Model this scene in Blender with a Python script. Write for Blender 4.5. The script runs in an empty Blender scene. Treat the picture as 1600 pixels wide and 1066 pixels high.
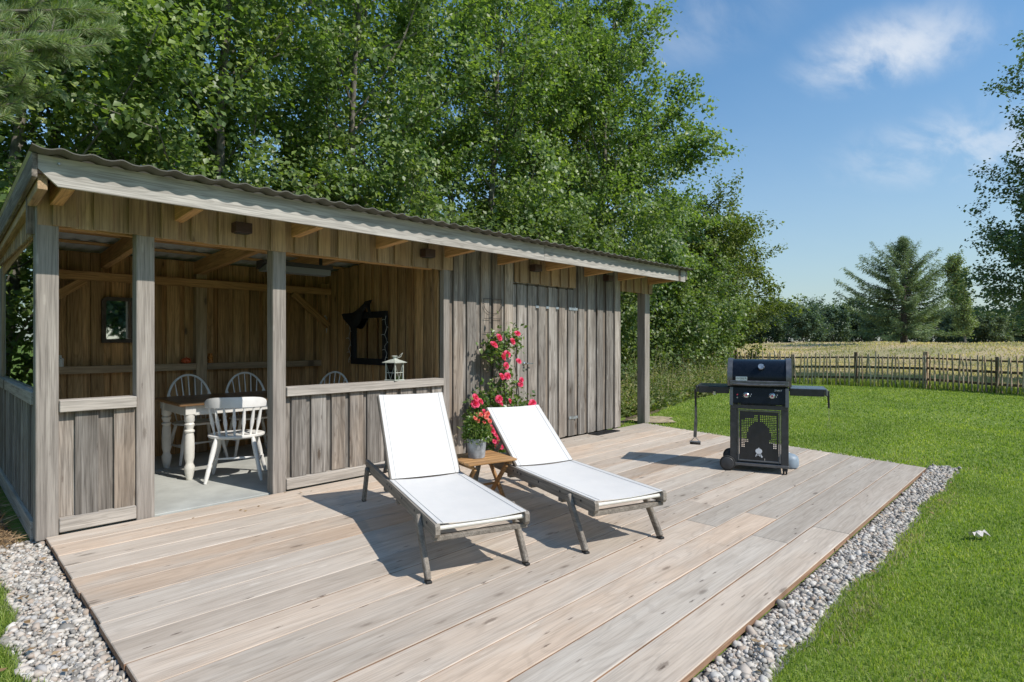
import bpy, bmesh, math, random, zlib
import numpy as np
from mathutils import Vector, Matrix
R_ = math.radians
random.seed(7)
rng = np.random.default_rng(7)
S = bpy.context.scene
COL = S.collection

# ------------------------------------------------------------------ camera
YAW = math.atan2(877, 900)              # heading of the view, measured from +X (the long side of the shed)
cam_d = bpy.data.cameras.new('camera')
cam = bpy.data.objects.new('camera', cam_d)
COL.objects.link(cam)
cam.location = (0, 0, 1.35)
cam.rotation_euler = (R_(90), 0, YAW - R_(90))
cam_d.sensor_width = 36.0
cam_d.lens = 900 / 1600 * 36.0
cam_d.clip_start = 0.05
cam_d.clip_end = 3000
S.camera = cam

# ------------------------------------------------------------------ sun, sky, exposure
sun_dir = Vector((-0.225, 0.95, -1.0)).normalized()
sl = bpy.data.lights.new('sun', 'SUN')
sl.energy = 4.7
sl.angle = R_(0.5)
sl.color = (1.0, 0.94, 0.86)
sun = bpy.data.objects.new('sun', sl)
COL.objects.link(sun)
sun.rotation_euler = sun_dir.to_track_quat('-Z', 'Y').to_euler()
sun.location = (2, -10, 12)

W = bpy.data.worlds.new('World')
S.world = W
W.use_nodes = True
wn = W.node_tree.nodes
wl = W.node_tree.links
wn.clear()


def nn(nt, t, **kw):
    n = nt.nodes.new(t)
    for k, v in kw.items():
        setattr(n, k, v)
    return n


sky = nn(W.node_tree, 'ShaderNodeTexSky', sky_type='NISHITA')
sky.sun_disc = False
sky.sun_elevation = math.asin(-sun_dir.z)
sky.sun_rotation = R_(167)
sky.air_density = 1.4
sky.dust_density = 0.5
sky.ozone_density = 5.0
SKY_STRENGTH = 0.15
bg = nn(W.node_tree, 'ShaderNodeBackground')
bg.inputs[1].default_value = SKY_STRENGTH
out = nn(W.node_tree, 'ShaderNodeOutputWorld')
# thin cirrus, laid out by direction on the sky
geo = nn(W.node_tree, 'ShaderNodeTexCoord')
sep = nn(W.node_tree, 'ShaderNodeSeparateXYZ')
wl.new(geo.outputs['Generated'], sep.inputs[0])


def wmath(op, a, b=None, c=None):
    n = nn(W.node_tree, 'ShaderNodeMath', operation=op)
    for i, v in enumerate((a, b, c)):
        if v is None:
            continue
        if isinstance(v, (int, float)):
            n.inputs[i].default_value = v
        else:
            wl.new(v, n.inputs[i])
    return n.outputs[0]


# project the direction onto a high flat layer: (x/z, y/z)
zz = wmath('MAXIMUM', sep.outputs[2], 0.03)
zz = wmath('ADD', zz, 0.06)
px = wmath('DIVIDE', sep.outputs[0], zz)
py = wmath('DIVIDE', sep.outputs[1], zz)
comb = nn(W.node_tree, 'ShaderNodeCombineXYZ')
wl.new(px, comb.inputs[0])
wl.new(py, comb.inputs[1])


def cloud_layer(scale, rot, stretch, detail, lo, hi, loc):
    mp = nn(W.node_tree, 'ShaderNodeMapping')
    mp.inputs['Rotation'].default_value = (0, 0, R_(rot))
    mp.inputs['Scale'].default_value = stretch
    mp.inputs['Location'].default_value = loc
    wl.new(comb.outputs[0], mp.inputs[0])
    nz = nn(W.node_tree, 'ShaderNodeTexNoise')
    nz.inputs['Scale'].default_value = scale
    nz.inputs['Detail'].default_value = detail
    nz.inputs['Roughness'].default_value = 0.58
    nz.inputs['Distortion'].default_value = 0.35
    wl.new(mp.outputs[0], nz.inputs['Vector'])
    mr = nn(W.node_tree, 'ShaderNodeMapRange')
    mr.interpolation_type = 'SMOOTHSTEP'
    mr.inputs[1].default_value = lo
    mr.inputs[2].default_value = hi
    wl.new(nz.outputs[0], mr.inputs[0])
    return mr.outputs[0]


def pixdir(u, v):
    F = np.array([math.cos(YAW), math.sin(YAW), 0])
    Rr = np.array([math.sin(YAW), -math.cos(YAW), 0])
    return F + Rr * (u - 800) / 900 + np.array([0, 0, 1]) * (533 - v) / 900


def blob(u, v, rad):
    """a soft patch of the cloud layer round the direction (u, v)"""
    d = pixdir(u, v)
    d = d / np.linalg.norm(d)
    c = (d[0] / (d[2] + 0.06), d[1] / (d[2] + 0.06))
    ax = wmath('SUBTRACT', px, float(c[0]))
    ay = wmath('SUBTRACT', py, float(c[1]))
    q = wmath('SQRT', wmath('ADD', wmath('MULTIPLY', ax, ax), wmath('MULTIPLY', ay, ay)))
    mr = nn(W.node_tree, 'ShaderNodeMapRange')
    mr.interpolation_type = 'SMOOTHSTEP'
    mr.inputs[1].default_value = rad
    mr.inputs[2].default_value = rad * 0.15
    wl.new(q, mr.inputs[0])
    return mr.outputs[0]


wisps = cloud_layer(1.15, 28, (1.0, 2.6, 1), 7, 0.42, 0.72, (0.3, 0.2, 0))
streaks = cloud_layer(0.9, -20, (0.8, 2.2, 1), 5, 0.45, 0.8, (4.1, 1.7, 0))
patch = wmath('ADD', wmath('ADD', wmath('MULTIPLY', blob(1385, 85, 0.34), 1.25), wmath('MULTIPLY', blob(1530, 230, 0.7), 0.75)),
              wmath('MULTIPLY', blob(1060, 30, 0.4), 0.35))
base_cl = cloud_layer(2.2, 52, (0.75, 2.4, 1), 8, 0.38, 0.68, (1.2, 0.4, 0))
cl = wmath('ADD', wmath('MULTIPLY', wmath('MULTIPLY', patch, base_cl), 0.62), wmath('MULTIPLY', streaks, 0.0))
cl = wmath('MINIMUM', wmath('ADD', cl, wmath('MULTIPLY', wisps, 0.012)), 0.8)
tint = nn(W.node_tree, 'ShaderNodeMix', data_type='RGBA', blend_type='MULTIPLY')
tint.inputs[0].default_value = 1.0
wl.new(sky.outputs[0], tint.inputs[6])
tint.inputs[7].default_value = (0.72, 0.92, 1.0, 1)
hz = nn(W.node_tree, 'ShaderNodeMapRange')                # the paler air low over the horizon, all the way round
hz.interpolation_type = 'SMOOTHSTEP'
hz.inputs[1].default_value = 0.45
hz.inputs[2].default_value = -0.05
hz.inputs[3].default_value = 0.0
hz.inputs[4].default_value = 0.5
wl.new(sep.outputs[2], hz.inputs[0])
pale = nn(W.node_tree, 'ShaderNodeMix', data_type='RGBA')
wl.new(hz.outputs[0], pale.inputs[0])
wl.new(tint.outputs[2], pale.inputs[6])
pale.inputs[7].default_value = (3.9, 4.1, 4.5, 1)
mix = nn(W.node_tree, 'ShaderNodeMix', data_type='RGBA')
wl.new(cl, mix.inputs[0])
wl.new(pale.outputs[2], mix.inputs[6])
mix.inputs[7].default_value = (5.6, 5.9, 6.3, 1)
wl.new(mix.outputs[2], bg.inputs[0])
wl.new(bg.outputs[0], out.inputs[0])

S.view_settings.view_transform = 'Standard'
S.view_settings.look = 'None'
S.view_settings.exposure = 0.0
S.view_settings.gamma = 1.0
S.view_settings.use_curve_mapping = False
S.render.engine = 'CYCLES'
S.cycles.max_bounces = 8
S.cycles.diffuse_bounces = 4
S.cycles.transparent_max_bounces = 12
S.cycles.use_denoising = True


# ------------------------------------------------------------------ materials
def mat(name):
    m = bpy.data.materials.new(name)
    m.use_nodes = True
    nt = m.node_tree
    b = nt.nodes['Principled BSDF']
    return m, nt, b


def link(nt, a, b):
    nt.links.new(a, b)


def setin(nt, n, i, v):
    if isinstance(v, (int, float)):
        n.inputs[i].default_value = v
    elif isinstance(v, (tuple, list)):
        n.inputs[i].default_value = v
    else:
        nt.links.new(v, n.inputs[i])


def M(nt, op, a, b=None, c=None, clamp=False):
    n = nt.nodes.new('ShaderNodeMath')
    n.operation = op
    n.use_clamp = clamp
    for i, v in enumerate((a, b, c)):
        if v is not None:
            setin(nt, n, i, v)
    return n.outputs[0]


def VM(nt, op, a, b=None):
    n = nt.nodes.new('ShaderNodeVectorMath')
    n.operation = op
    setin(nt, n, 0, a)
    if b is not None:
        setin(nt, n, 1, b)
    return n.outputs[0]


def noise(nt, vec, scale, detail=4, rough=0.55, dist=0.0):
    n = nt.nodes.new('ShaderNodeTexNoise')
    nt.links.new(vec, n.inputs['Vector'])
    n.inputs['Scale'].default_value = scale
    n.inputs['Detail'].default_value = detail
    n.inputs['Roughness'].default_value = rough
    n.inputs['Distortion'].default_value = dist
    return n.outputs[0]


def ramp(nt, fac, stops):
    n = nt.nodes.new('ShaderNodeValToRGB')
    nt.links.new(fac, n.inputs[0])
    e = n.color_ramp.elements
    while len(e) < len(stops):
        e.new(0.5)
    for i, (p, c) in enumerate(stops):
        e[i].position = p
        e[i].color = (*c, 1)
    return n.outputs[0]


def rmap(nt, v, a, b, c=0.0, d=1.0, smooth=True):
    n = nt.nodes.new('ShaderNodeMapRange')
    if smooth:
        n.interpolation_type = 'SMOOTHSTEP'
    nt.links.new(v, n.inputs[0])
    for i, q in enumerate((a, b, c, d)):
        n.inputs[i + 1].default_value = q
    return n.outputs[0]


def mixc(nt, fac, a, b, mode='MIX'):
    n = nt.nodes.new('ShaderNodeMix')
    n.data_type = 'RGBA'
    n.blend_type = mode
    setin(nt, n, 0, fac)
    for i, v in ((6, a), (7, b)):
        if isinstance(v, (tuple, list)):
            n.inputs[i].default_value = (*v[:3], 1)
        else:
            nt.links.new(v, n.inputs[i])
    return n.outputs[2]


def bump(nt, b, h, strength=0.4, dist=0.004):
    n = nt.nodes.new('ShaderNodeBump')
    n.inputs['Strength'].default_value = strength
    n.inputs['Distance'].default_value = dist
    nt.links.new(h, n.inputs['Height'])
    nt.links.new(n.outputs[0], b.inputs['Normal'])


def wood(name, light, mid, dark, tint=None, tint_amt=0.5, knots=0.7, ring=0.35, var=0.45, rough=0.85, blotch=0.3, streak=0.5, dashes=0.0, fine=0.6):
    """weathered plank: grain runs along the board's own X axis"""
    m, nt, b = mat(name)
    tc = nt.nodes.new('ShaderNodeTexCoord')
    oi = nt.nodes.new('ShaderNodeObjectInfo')
    cx = nt.nodes.new('ShaderNodeCombineXYZ')
    setin(nt, cx, 0, M(nt, 'MULTIPLY', oi.outputs['Random'], 61.0))
    setin(nt, cx, 1, M(nt, 'MULTIPLY', oi.outputs['Random'], 37.0))
    setin(nt, cx, 2, M(nt, 'MULTIPLY', oi.outputs['Random'], 91.0))
    v = VM(nt, 'ADD', tc.outputs['Object'], cx.outputs[0])
    n1 = noise(nt, VM(nt, 'MULTIPLY', v, (0.9, 13, 13)), 1.0, 5, 0.6, 0.5)
    n2 = noise(nt, VM(nt, 'MULTIPLY', v, (3.5, 130, 130)), 1.0, 3, 0.6)
    n3 = noise(nt, VM(nt, 'MULTIPLY', v, (0.55, 5.0, 5.0)), 1.0, 2, 0.5, 0.25)
    n4 = noise(nt, VM(nt, 'MULTIPLY', v, (1.1, 3.0, 3.0)), 1.0, 4, 0.6)
    c = ramp(nt, n1, [(0.25, dark), (0.5, mid), (0.75, light)])
    rings = M(nt, 'SINE', M(nt, 'MULTIPLY', n3, 95.0))
    rfac = rmap(nt, rings, 0.35, 1.0, 0.0, ring)
    dk = tuple(x * 0.62 for x in dark)
    c = mixc(nt, rfac, c, dk)
    c = mixc(nt, rmap(nt, n2, 0.42, 0.7, 0.0, fine), c, dk)
    n6 = noise(nt, VM(nt, 'MULTIPLY', v, (1.6, 55, 55)), 1.0, 3, 0.6)
    c = mixc(nt, rmap(nt, n6, 0.5, 0.72, 0.0, streak), c, dk)
    c = mixc(nt, rmap(nt, n6, 0.5, 0.3, 0.0, 0.3), c, light)
    c = mixc(nt, rmap(nt, n4, 0.5, 0.75, 0.0, blotch), c, light)
    # knots
    vo = nt.nodes.new('ShaderNodeTexVoronoi')
    vo.inputs['Scale'].default_value = 1.0
    wob = VM(nt, 'MULTIPLY', v, (2.0, 6.5, 0.3))
    wobn = nt.nodes.new('ShaderNodeTexNoise')
    nt.links.new(VM(nt, 'MULTIPLY', v, (14, 30, 30)), wobn.inputs['Vector'])
    wob = VM(nt, 'ADD', wob, VM(nt, 'MULTIPLY', wobn.outputs[1], (0.09, 0.09, 0.0)))
    nt.links.new(wob, vo.inputs['Vector'])
    sel = nt.nodes.new('ShaderNodeSeparateColor')
    nt.links.new(vo.outputs['Color'], sel.inputs[0])
    has = M(nt, 'GREATER_THAN', sel.outputs[0], 0.45)
    core = M(nt, 'MULTIPLY', rmap(nt, vo.outputs['Distance'], 0.13, 0.05, 0.0, knots), has)
    halo = M(nt, 'MULTIPLY', rmap(nt, vo.outputs['Distance'], 0.32, 0.1, 0.0, knots * 0.4), has)
    c = mixc(nt, halo, c, tuple(x * 0.8 for x in dark))
    c = mixc(nt, core, c, (0.085, 0.062, 0.045))
    if dashes:
        vd = nt.nodes.new('ShaderNodeTexVoronoi')
        vd.inputs['Scale'].default_value = 1.0
        nt.links.new(VM(nt, 'ADD', VM(nt, 'MULTIPLY', v, (5.5, 27.0, 0.3)), VM(nt, 'MULTIPLY', wobn.outputs[1], (0.25, 0.25, 0.0))), vd.inputs['Vector'])
        sd = nt.nodes.new('ShaderNodeSeparateColor'); nt.links.new(vd.outputs['Color'], sd.inputs[0])
        dsh = M(nt, 'MULTIPLY', rmap(nt, vd.outputs['Distance'], 0.2, 0.06, 0.0, dashes), M(nt, 'GREATER_THAN', sd.outputs[1], 0.78))
        c = mixc(nt, dsh, c, (0.1, 0.075, 0.06))
        hl = M(nt, 'MULTIPLY', rmap(nt, vd.outputs['Distance'], 0.3, 0.1, 0.0, 0.5), M(nt, 'LESS_THAN', sd.outputs[1], 0.1))
        c = mixc(nt, hl, c, tuple(min(0.8, x * 1.15) for x in light))
    if tint:
        t = rmap(nt, M(nt, 'FRACT', M(nt, 'MULTIPLY', oi.outputs['Random'], 7.31)), 0.25, 1.0, 0.0, tint_amt)
        t = M(nt, 'MULTIPLY', t, rmap(nt, n4, 0.35, 0.62, 0.35, 1.0))
        c = mixc(nt, t, c, mixc(nt, 1.0, c, tint, 'MULTIPLY'))
    br = M(nt, 'ADD', 1.0 - var * 0.5, M(nt, 'MULTIPLY', M(nt, 'FRACT', M(nt, 'MULTIPLY', oi.outputs['Random'], 3.77)), var))
    hsv = nt.nodes.new('ShaderNodeHueSaturation')
    nt.links.new(c, hsv.inputs['Color'])
    nt.links.new(br, hsv.inputs['Value'])
    col = hsv.outputs[0]
    nt.links.new(col, b.inputs['Base Color'])
    b.inputs['Roughness'].default_value = rough
    b.inputs['Specular IOR Level'].default_value = 0.25
    hgt = M(nt, 'SUBTRACT', M(nt, 'MULTIPLY', n2, 0.8), M(nt, 'ADD', M(nt, 'MULTIPLY', rfac, 0.5), core))
    bump(nt, b, hgt, 0.45, 0.0025)
    return m


def plain(name, col, rough=0.5, metal=0.0, nz=0.0, nscale=20.0, spec=0.5, coat=0.0, bmp=0.0):
    m, nt, b = mat(name)
    b.inputs['Base Color'].default_value = (*col, 1)
    b.inputs['Roughness'].default_value = rough
    b.inputs['Metallic'].default_value = metal
    b.inputs['Specular IOR Level'].default_value = spec
    if coat:
        b.inputs['Coat Weight'].default_value = coat
    tc = nt.nodes.new('ShaderNodeTexCoord')
    n = noise(nt, tc.outputs['Object'], nscale, 5, 0.6)
    if nz:
        c = mixc(nt, rmap(nt, n, 0.3, 0.7), tuple(x * (1 - nz) for x in col), tuple(min(1, x * (1 + nz)) for x in col))
        nt.links.new(c, b.inputs['Base Color'])
        setin(nt, b, 'Roughness', rmap(nt, n, 0.3, 0.7, max(0.02, rough - 0.08), min(1, rough + 0.08)))
    if bmp:
        bump(nt, b, n, bmp, 0.003)
    return m


def leafmat(name, cols, trans=0.35, rough=0.42, spec=0.5, patch=0.0, pscale=0.7):
    m, nt, b = mat(name)
    g = nt.nodes.new('ShaderNodeNewGeometry')
    c = ramp(nt, g.outputs['Random Per Island'], [(i / (len(cols) - 1), q) for i, q in enumerate(cols)])
    if patch:                                                       # tone drifts from spray to spray
        tc = nt.nodes.new('ShaderNodeTexCoord')
        pn = noise(nt, tc.outputs['Object'], pscale, 3, 0.6)
        c = mixc(nt, 1.0, c, ramp(nt, pn, [(0.3, (1 - patch, 1 - patch * 0.8, 1 - patch)), (0.5, (1, 1, 1)), (0.7, (1 + patch * 1.2, 1 + patch * 0.8, 1 + patch * 0.4))]), 'MULTIPLY')
    nt.links.new(c, b.inputs['Base Color'])
    b.inputs['Roughness'].default_value = rough
    b.inputs['Specular IOR Level'].default_value = spec
    tr = nt.nodes.new('ShaderNodeBsdfTranslucent')
    tcx = mixc(nt, 1.0, c, (1.5, 1.7, 0.55), 'MULTIPLY')
    nt.links.new(tcx, tr.inputs[0])
    mx = nt.nodes.new('ShaderNodeMixShader')
    mx.inputs[0].default_value = trans
    o = nt.nodes['Material Output']
    nt.links.new(b.outputs[0], mx.inputs[1])
    nt.links.new(tr.outputs[0], mx.inputs[2])
    nt.links.new(mx.outputs[0], o.inputs[0])
    return m


MAT = {}
MAT['deck'] = wood('deck_wood', (0.56, 0.508, 0.44), (0.49, 0.432, 0.364), (0.40, 0.343, 0.283), tint=(1.06, 0.87, 0.72), tint_amt=0.75, knots=0.55, ring=0.2, var=0.32, blotch=0.35, streak=0.1, dashes=0.8, fine=0.42)
MAT['wall'] = wood('weathered_board', (0.45, 0.42, 0.38), (0.285, 0.258, 0.228), (0.125, 0.107, 0.09), tint=(1.0, 0.87, 0.75), tint_amt=0.85, knots=0.9, ring=0.28, var=0.6, dashes=0.6, fine=0.7)
MAT['apron'] = wood('sheltered_board', (0.52, 0.395, 0.26), (0.415, 0.305, 0.195), (0.26, 0.185, 0.118), tint=(1.0, 0.85, 0.66), tint_amt=0.6, knots=0.7, ring=0.2, var=0.35)
MAT['inner'] = wood('inner_board', (0.66, 0.43, 0.215), (0.50, 0.31, 0.145), (0.25, 0.15, 0.07), tint=(0.97, 0.8, 0.62), tint_amt=0.7, knots=0.9, ring=0.3, var=0.6)
MAT['post'] = wood('grey_post', (0.420, 0.379, 0.333), (0.331, 0.295, 0.259), (0.210, 0.183, 0.158), knots=0.5, ring=0.1, var=0.15, dashes=0.5)
MAT['rail'] = wood('pale_rail', (0.525, 0.478, 0.419), (0.430, 0.387, 0.338), (0.294, 0.261, 0.227), knots=0.8, ring=0.2, var=0.15, dashes=0.4)
MAT['deck_edge'] = wood('deck_edge', (0.40, 0.26, 0.175), (0.33, 0.2, 0.125), (0.22, 0.125, 0.075), knots=0.3, ring=0.2, var=0.3)
MAT['fascia'] = wood('fascia_board', (0.55, 0.52, 0.475), (0.44, 0.413, 0.373), (0.28, 0.255, 0.225), knots=0.95, ring=0.3, var=0.1, dashes=0.5)
MAT['pine'] = wood('raw_pine', (0.68, 0.42, 0.2), (0.57, 0.33, 0.145), (0.40, 0.215, 0.09), knots=0.7, ring=0.3, var=0.2)
MAT['teak_grey'] = wood('silvered_teak', (0.378, 0.335, 0.284), (0.263, 0.231, 0.194), (0.158, 0.136, 0.113), knots=0.0, ring=0.2, var=0.2)
MAT['teak'] = wood('oiled_teak', (0.50, 0.29, 0.125), (0.40, 0.215, 0.085), (0.28, 0.14, 0.055), knots=0.1, ring=0.35, var=0.3, rough=0.55)
MAT['table_top'] = wood('stained_top', (0.272, 0.145, 0.076), (0.170, 0.088, 0.048), (0.085, 0.044, 0.025), knots=0.2, ring=0.3, var=0.1, rough=0.3)
MAT['table_edge'] = wood('worn_edge', (0.46, 0.27, 0.13), (0.38, 0.2, 0.09), (0.27, 0.14, 0.06), knots=0.0, ring=0.2, var=0.1, rough=0.5)
MAT['fence'] = wood('fence_wood', (0.725, 0.592, 0.445), (0.521, 0.414, 0.305), (0.269, 0.208, 0.149), tint=(0.95, 0.78, 0.65), tint_amt=0.8, knots=0.3, ring=0.15, var=0.7)
MAT['fence_dark'] = wood('dark_rail', (0.233, 0.173, 0.124), (0.151, 0.109, 0.077), (0.075, 0.056, 0.040), knots=0.3, ring=0.2, var=0.4)
MAT['white_paint'] = plain('white_paint', (0.78, 0.77, 0.74), 0.42, nz=0.06, nscale=9, bmp=0.08)
MAT['cream_paint'] = plain('cream_paint', (0.70, 0.68, 0.62), 0.45, nz=0.08, nscale=8, bmp=0.08)
MAT['white_metal'] = plain('white_metal', (0.44, 0.46, 0.40), 0.45, nz=0.15, nscale=30)
MAT['black_metal'] = plain('black_metal', (0.018, 0.018, 0.019), 0.45, nz=0.3)
MAT['grey_metal'] = plain('grey_metal', (0.14, 0.14, 0.145), 0.4, 0.6, nz=0.15)
MAT['dark_grey'] = plain('dark_grey_paint', (0.05, 0.05, 0.052), 0.42, 0.2, nz=0.2)
MAT['enamel'] = plain('navy_enamel', (0.0055, 0.0085, 0.015), 0.28, 0.0, nz=0.1, spec=0.22)
MAT['steel'] = plain('bright_steel', (0.55, 0.55, 0.56), 0.25, 1.0, nz=0.1)
MAT['galv'] = plain('galvanised', (0.42, 0.44, 0.46), 0.4, 0.8, nz=0.3, nscale=24)
MAT['blue_grey'] = plain('blue_grey_plastic', (0.24, 0.3, 0.36), 0.5, nz=0.1)
MAT['shelf_top'] = plain('shelf_top', (0.05, 0.065, 0.085), 0.3, nz=0.1)
MAT['black'] = plain('black_cloth', (0.008, 0.008, 0.009), 0.8, nz=0.4)
MAT['rubber'] = plain('rubber', (0.02, 0.02, 0.02), 0.7, nz=0.2)
MAT['wheel'] = plain('wheel_plastic', (0.045, 0.045, 0.047), 0.5, nz=0.15)
MAT['red'] = plain('red_dot', (0.55, 0.05, 0.1), 0.4)
MAT['white'] = plain('white_print', (0.75, 0.76, 0.78), 0.5)
MAT['concrete'] = plain('concrete', (0.43, 0.44, 0.41), 0.9, nz=0.14, nscale=2.6, bmp=0.15)
MAT['heater_panel'] = plain('heater_panel', (0.14, 0.15, 0.15), 0.5)
MAT['lamp_brown'] = plain('brown_lamp_metal', (0.055, 0.028, 0.022), 0.5, nz=0.2)
MAT['orange'] = plain('orange_glaze', (0.55, 0.10, 0.03), 0.3, nz=0.35, nscale=40)
MAT['amber'] = plain('amber_glaze', (0.42, 0.16, 0.03), 0.3, nz=0.35, nscale=40)
MAT['cable'] = plain('white_cable', (0.55, 0.55, 0.52), 0.5)
MAT['terracotta'] = plain('zinc_pot', (0.33, 0.35, 0.37), 0.6, 0.35, nz=0.35, nscale=14, bmp=0.2)
MAT['soil'] = plain('soil', (0.12, 0.085, 0.055), 0.95, nz=0.45, nscale=16, bmp=0.6)
MAT['bed'] = plain('gravel_dust', (0.2, 0.19, 0.175), 0.95, nz=0.5, nscale=60, bmp=0.8)
MAT['sand'] = plain('worn_earth', (0.36, 0.29, 0.19), 0.95, nz=0.35, nscale=9, bmp=0.5)
MAT['candle'] = plain('green_candle', (0.22, 0.3, 0.08), 0.5)
MAT['mirror'] = plain('mirror_glass', (0.75, 0.76, 0.76), 0.02, 1.0)
MAT['bark'] = plain('bark', (0.17, 0.155, 0.13), 0.9, nz=0.45, nscale=12, bmp=0.6)
MAT['bark_dark'] = plain('dark_bark', (0.075, 0.062, 0.05), 0.95, nz=0.4, nscale=12, bmp=0.6)
MAT['paper'] = plain('paper', (0.72, 0.66, 0.6), 0.8, nz=0.15)
MAT['under'] = None

# sling fabric
m, nt, b = mat('white_sling')
tc = nt.nodes.new('ShaderNodeTexCoord')
w1 = nt.nodes.new('ShaderNodeTexWave'); w1.bands_direction = 'X'; w1.inputs['Scale'].default_value = 130
w2 = nt.nodes.new('ShaderNodeTexWave'); w2.bands_direction = 'Y'; w2.inputs['Scale'].default_value = 130
link(nt, tc.outputs['Object'], w1.inputs[0]); link(nt, tc.outputs['Object'], w2.inputs[0])
nz = noise(nt, tc.outputs['Object'], 5, 4, 0.6)
wv = M(nt, 'MULTIPLY', w1.outputs[1], w2.outputs[1])
c = mixc(nt, rmap(nt, nz, 0.35, 0.7), (0.86, 0.84, 0.805), (0.825, 0.81, 0.78))
link(nt, c, b.inputs['Base Color'])
b.inputs['Roughness'].default_value = 0.75
wr = noise(nt, VM(nt, 'MULTIPLY', tc.outputs['Object'], (2.2, 9.0, 1.0)), 1.0, 3, 0.55, 0.6)
bump(nt, b, M(nt, 'ADD', wv, M(nt, 'MULTIPLY', wr, 14.0)), 0.22, 0.0012)
tr = nt.nodes.new('ShaderNodeBsdfTranslucent'); link(nt, c, tr.inputs[0])
mx = nt.nodes.new('ShaderNodeMixShader'); mx.inputs[0].default_value = 0.12
link(nt, b.outputs[0], mx.inputs[1]); link(nt, tr.outputs[0], mx.inputs[2])
tp = nt.nodes.new('ShaderNodeBsdfTransparent'); mx2 = nt.nodes.new('ShaderNodeMixShader'); mx2.inputs[0].default_value = 0.17   # open weave
link(nt, mx.outputs[0], mx2.inputs[1]); link(nt, tp.outputs[0], mx2.inputs[2]); link(nt, mx2.outputs[0], nt.nodes['Material Output'].inputs[0])
MAT['sling'] = m

MAT['seam'] = plain('seam_thread', (0.5, 0.5, 0.49), 0.8)
# roof sheet: grey fibre cement with lichen
m, nt, b = mat('roof_sheet')
tc = nt.nodes.new('ShaderNodeTexCoord')
n1 = noise(nt, tc.outputs['Object'], 1.6, 6, 0.65)
n2 = noise(nt, tc.outputs['Object'], 22, 4, 0.6)
c = ramp(nt, n1, [(0.3, (0.088, 0.084, 0.074)), (0.5, (0.12, 0.115, 0.1)), (0.72, (0.098, 0.097, 0.076))])
c = mixc(nt, rmap(nt, n2, 0.55, 0.72, 0, 0.5), c, (0.12, 0.12, 0.08))
link(nt, c, b.inputs['Base Color']); b.inputs['Roughness'].default_value = 0.9
bump(nt, b, n2, 0.3, 0.004)
MAT['roof'] = m

# window glass
m, nt, b = mat('window_glass')
nt.nodes.remove(b)
gl = nt.nodes.new('ShaderNodeBsdfGlossy'); gl.inputs['Roughness'].default_value = 0.01; gl.inputs[0].default_value = (0.9, 0.95, 0.92, 1)
tp = nt.nodes.new('ShaderNodeBsdfTransparent'); tp.inputs[0].default_value = (0.82, 0.9, 0.85, 1)
fr = nt.nodes.new('ShaderNodeFresnel'); fr.inputs[0].default_value = 1.55
mx = nt.nodes.new('ShaderNodeMixShader')
link(nt, M(nt, 'ADD', M(nt, 'MULTIPLY', fr.outputs[0], 1.0), 0.08, clamp=True), mx.inputs[0])
link(nt, tp.outputs[0], mx.inputs[1]); link(nt, gl.outputs[0], mx.inputs[2]); link(nt, mx.outputs[0], nt.nodes['Material Output'].inputs[0])
MAT['glass'] = m

# foliage
MAT['leaf'] = leafmat('maple_leaf', [(0.084, 0.141, 0.051), (0.134, 0.205, 0.067), (0.192, 0.266, 0.084), (0.262, 0.343, 0.102)], 0.4, 0.45, 0.6, 0.3, 0.8)
MAT['leaf_pale'] = leafmat('pale_leaf', [(0.091, 0.146, 0.055), (0.144, 0.214, 0.072), (0.206, 0.276, 0.089), (0.276, 0.360, 0.103)], 0.4, 0.45, 0.6, 0.28, 0.8)
MAT['leaf_hedge'] = leafmat('hedge_leaf', [(0.079, 0.126, 0.048), (0.126, 0.186, 0.064), (0.178, 0.240, 0.079), (0.246, 0.300, 0.102)], 0.36, 0.45, 0.55, 0.3, 1.2)
MAT['leaf_horn'] = leafmat('hornbeam_leaf', [(0.075, 0.108, 0.026), (0.115, 0.155, 0.036), (0.165, 0.205, 0.045), (0.21, 0.25, 0.055)], 0.36, 0.5, 0.3)
MAT['leaf_far_hazed'] = leafmat('hazed_distant_leaf', [(0.068, 0.109, 0.077), (0.091, 0.138, 0.091), (0.116, 0.167, 0.105), (0.143, 0.193, 0.119)], 0.28, 0.6, 0.25)  # air haze of the distance mixed into the leaf colour, greyer and bluer
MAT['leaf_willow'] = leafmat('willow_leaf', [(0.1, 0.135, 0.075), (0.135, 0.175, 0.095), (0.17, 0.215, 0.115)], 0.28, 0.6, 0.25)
MAT['leaf_poplar'] = leafmat('poplar_leaf', [(0.140, 0.185, 0.082), (0.198, 0.246, 0.108), (0.263, 0.312, 0.131)], 0.28, 0.55, 0.3)
MAT['leaf_edge'] = leafmat('dark_poplar_leaf', [(0.057, 0.103, 0.048), (0.086, 0.144, 0.061), (0.121, 0.184, 0.075), (0.161, 0.224, 0.086)], 0.3, 0.5, 0.4)
MAT['needle'] = leafmat('pine_needle', [(0.179, 0.252, 0.116), (0.252, 0.336, 0.158), (0.336, 0.420, 0.210), (0.378, 0.378, 0.221)], 0.3, 0.5, 0.4)
MAT['spruce'] = leafmat('spruce_needle', [(0.121, 0.173, 0.095), (0.169, 0.232, 0.118), (0.242, 0.299, 0.140)], 0.2, 0.65, 0.25)
MAT['rose_leaf'] = leafmat('rose_leaf', [(0.05, 0.1, 0.022), (0.085, 0.155, 0.03), (0.14, 0.22, 0.045), (0.2, 0.24, 0.07)], 0.3, 0.35, 0.5)
MAT['weed'] = leafmat('weed_leaf', [(0.085, 0.125, 0.045), (0.13, 0.18, 0.058), (0.19, 0.23, 0.085), (0.29, 0.265, 0.135)], 0.32, 0.6, 0.25, 0.4, 1.6)
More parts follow.
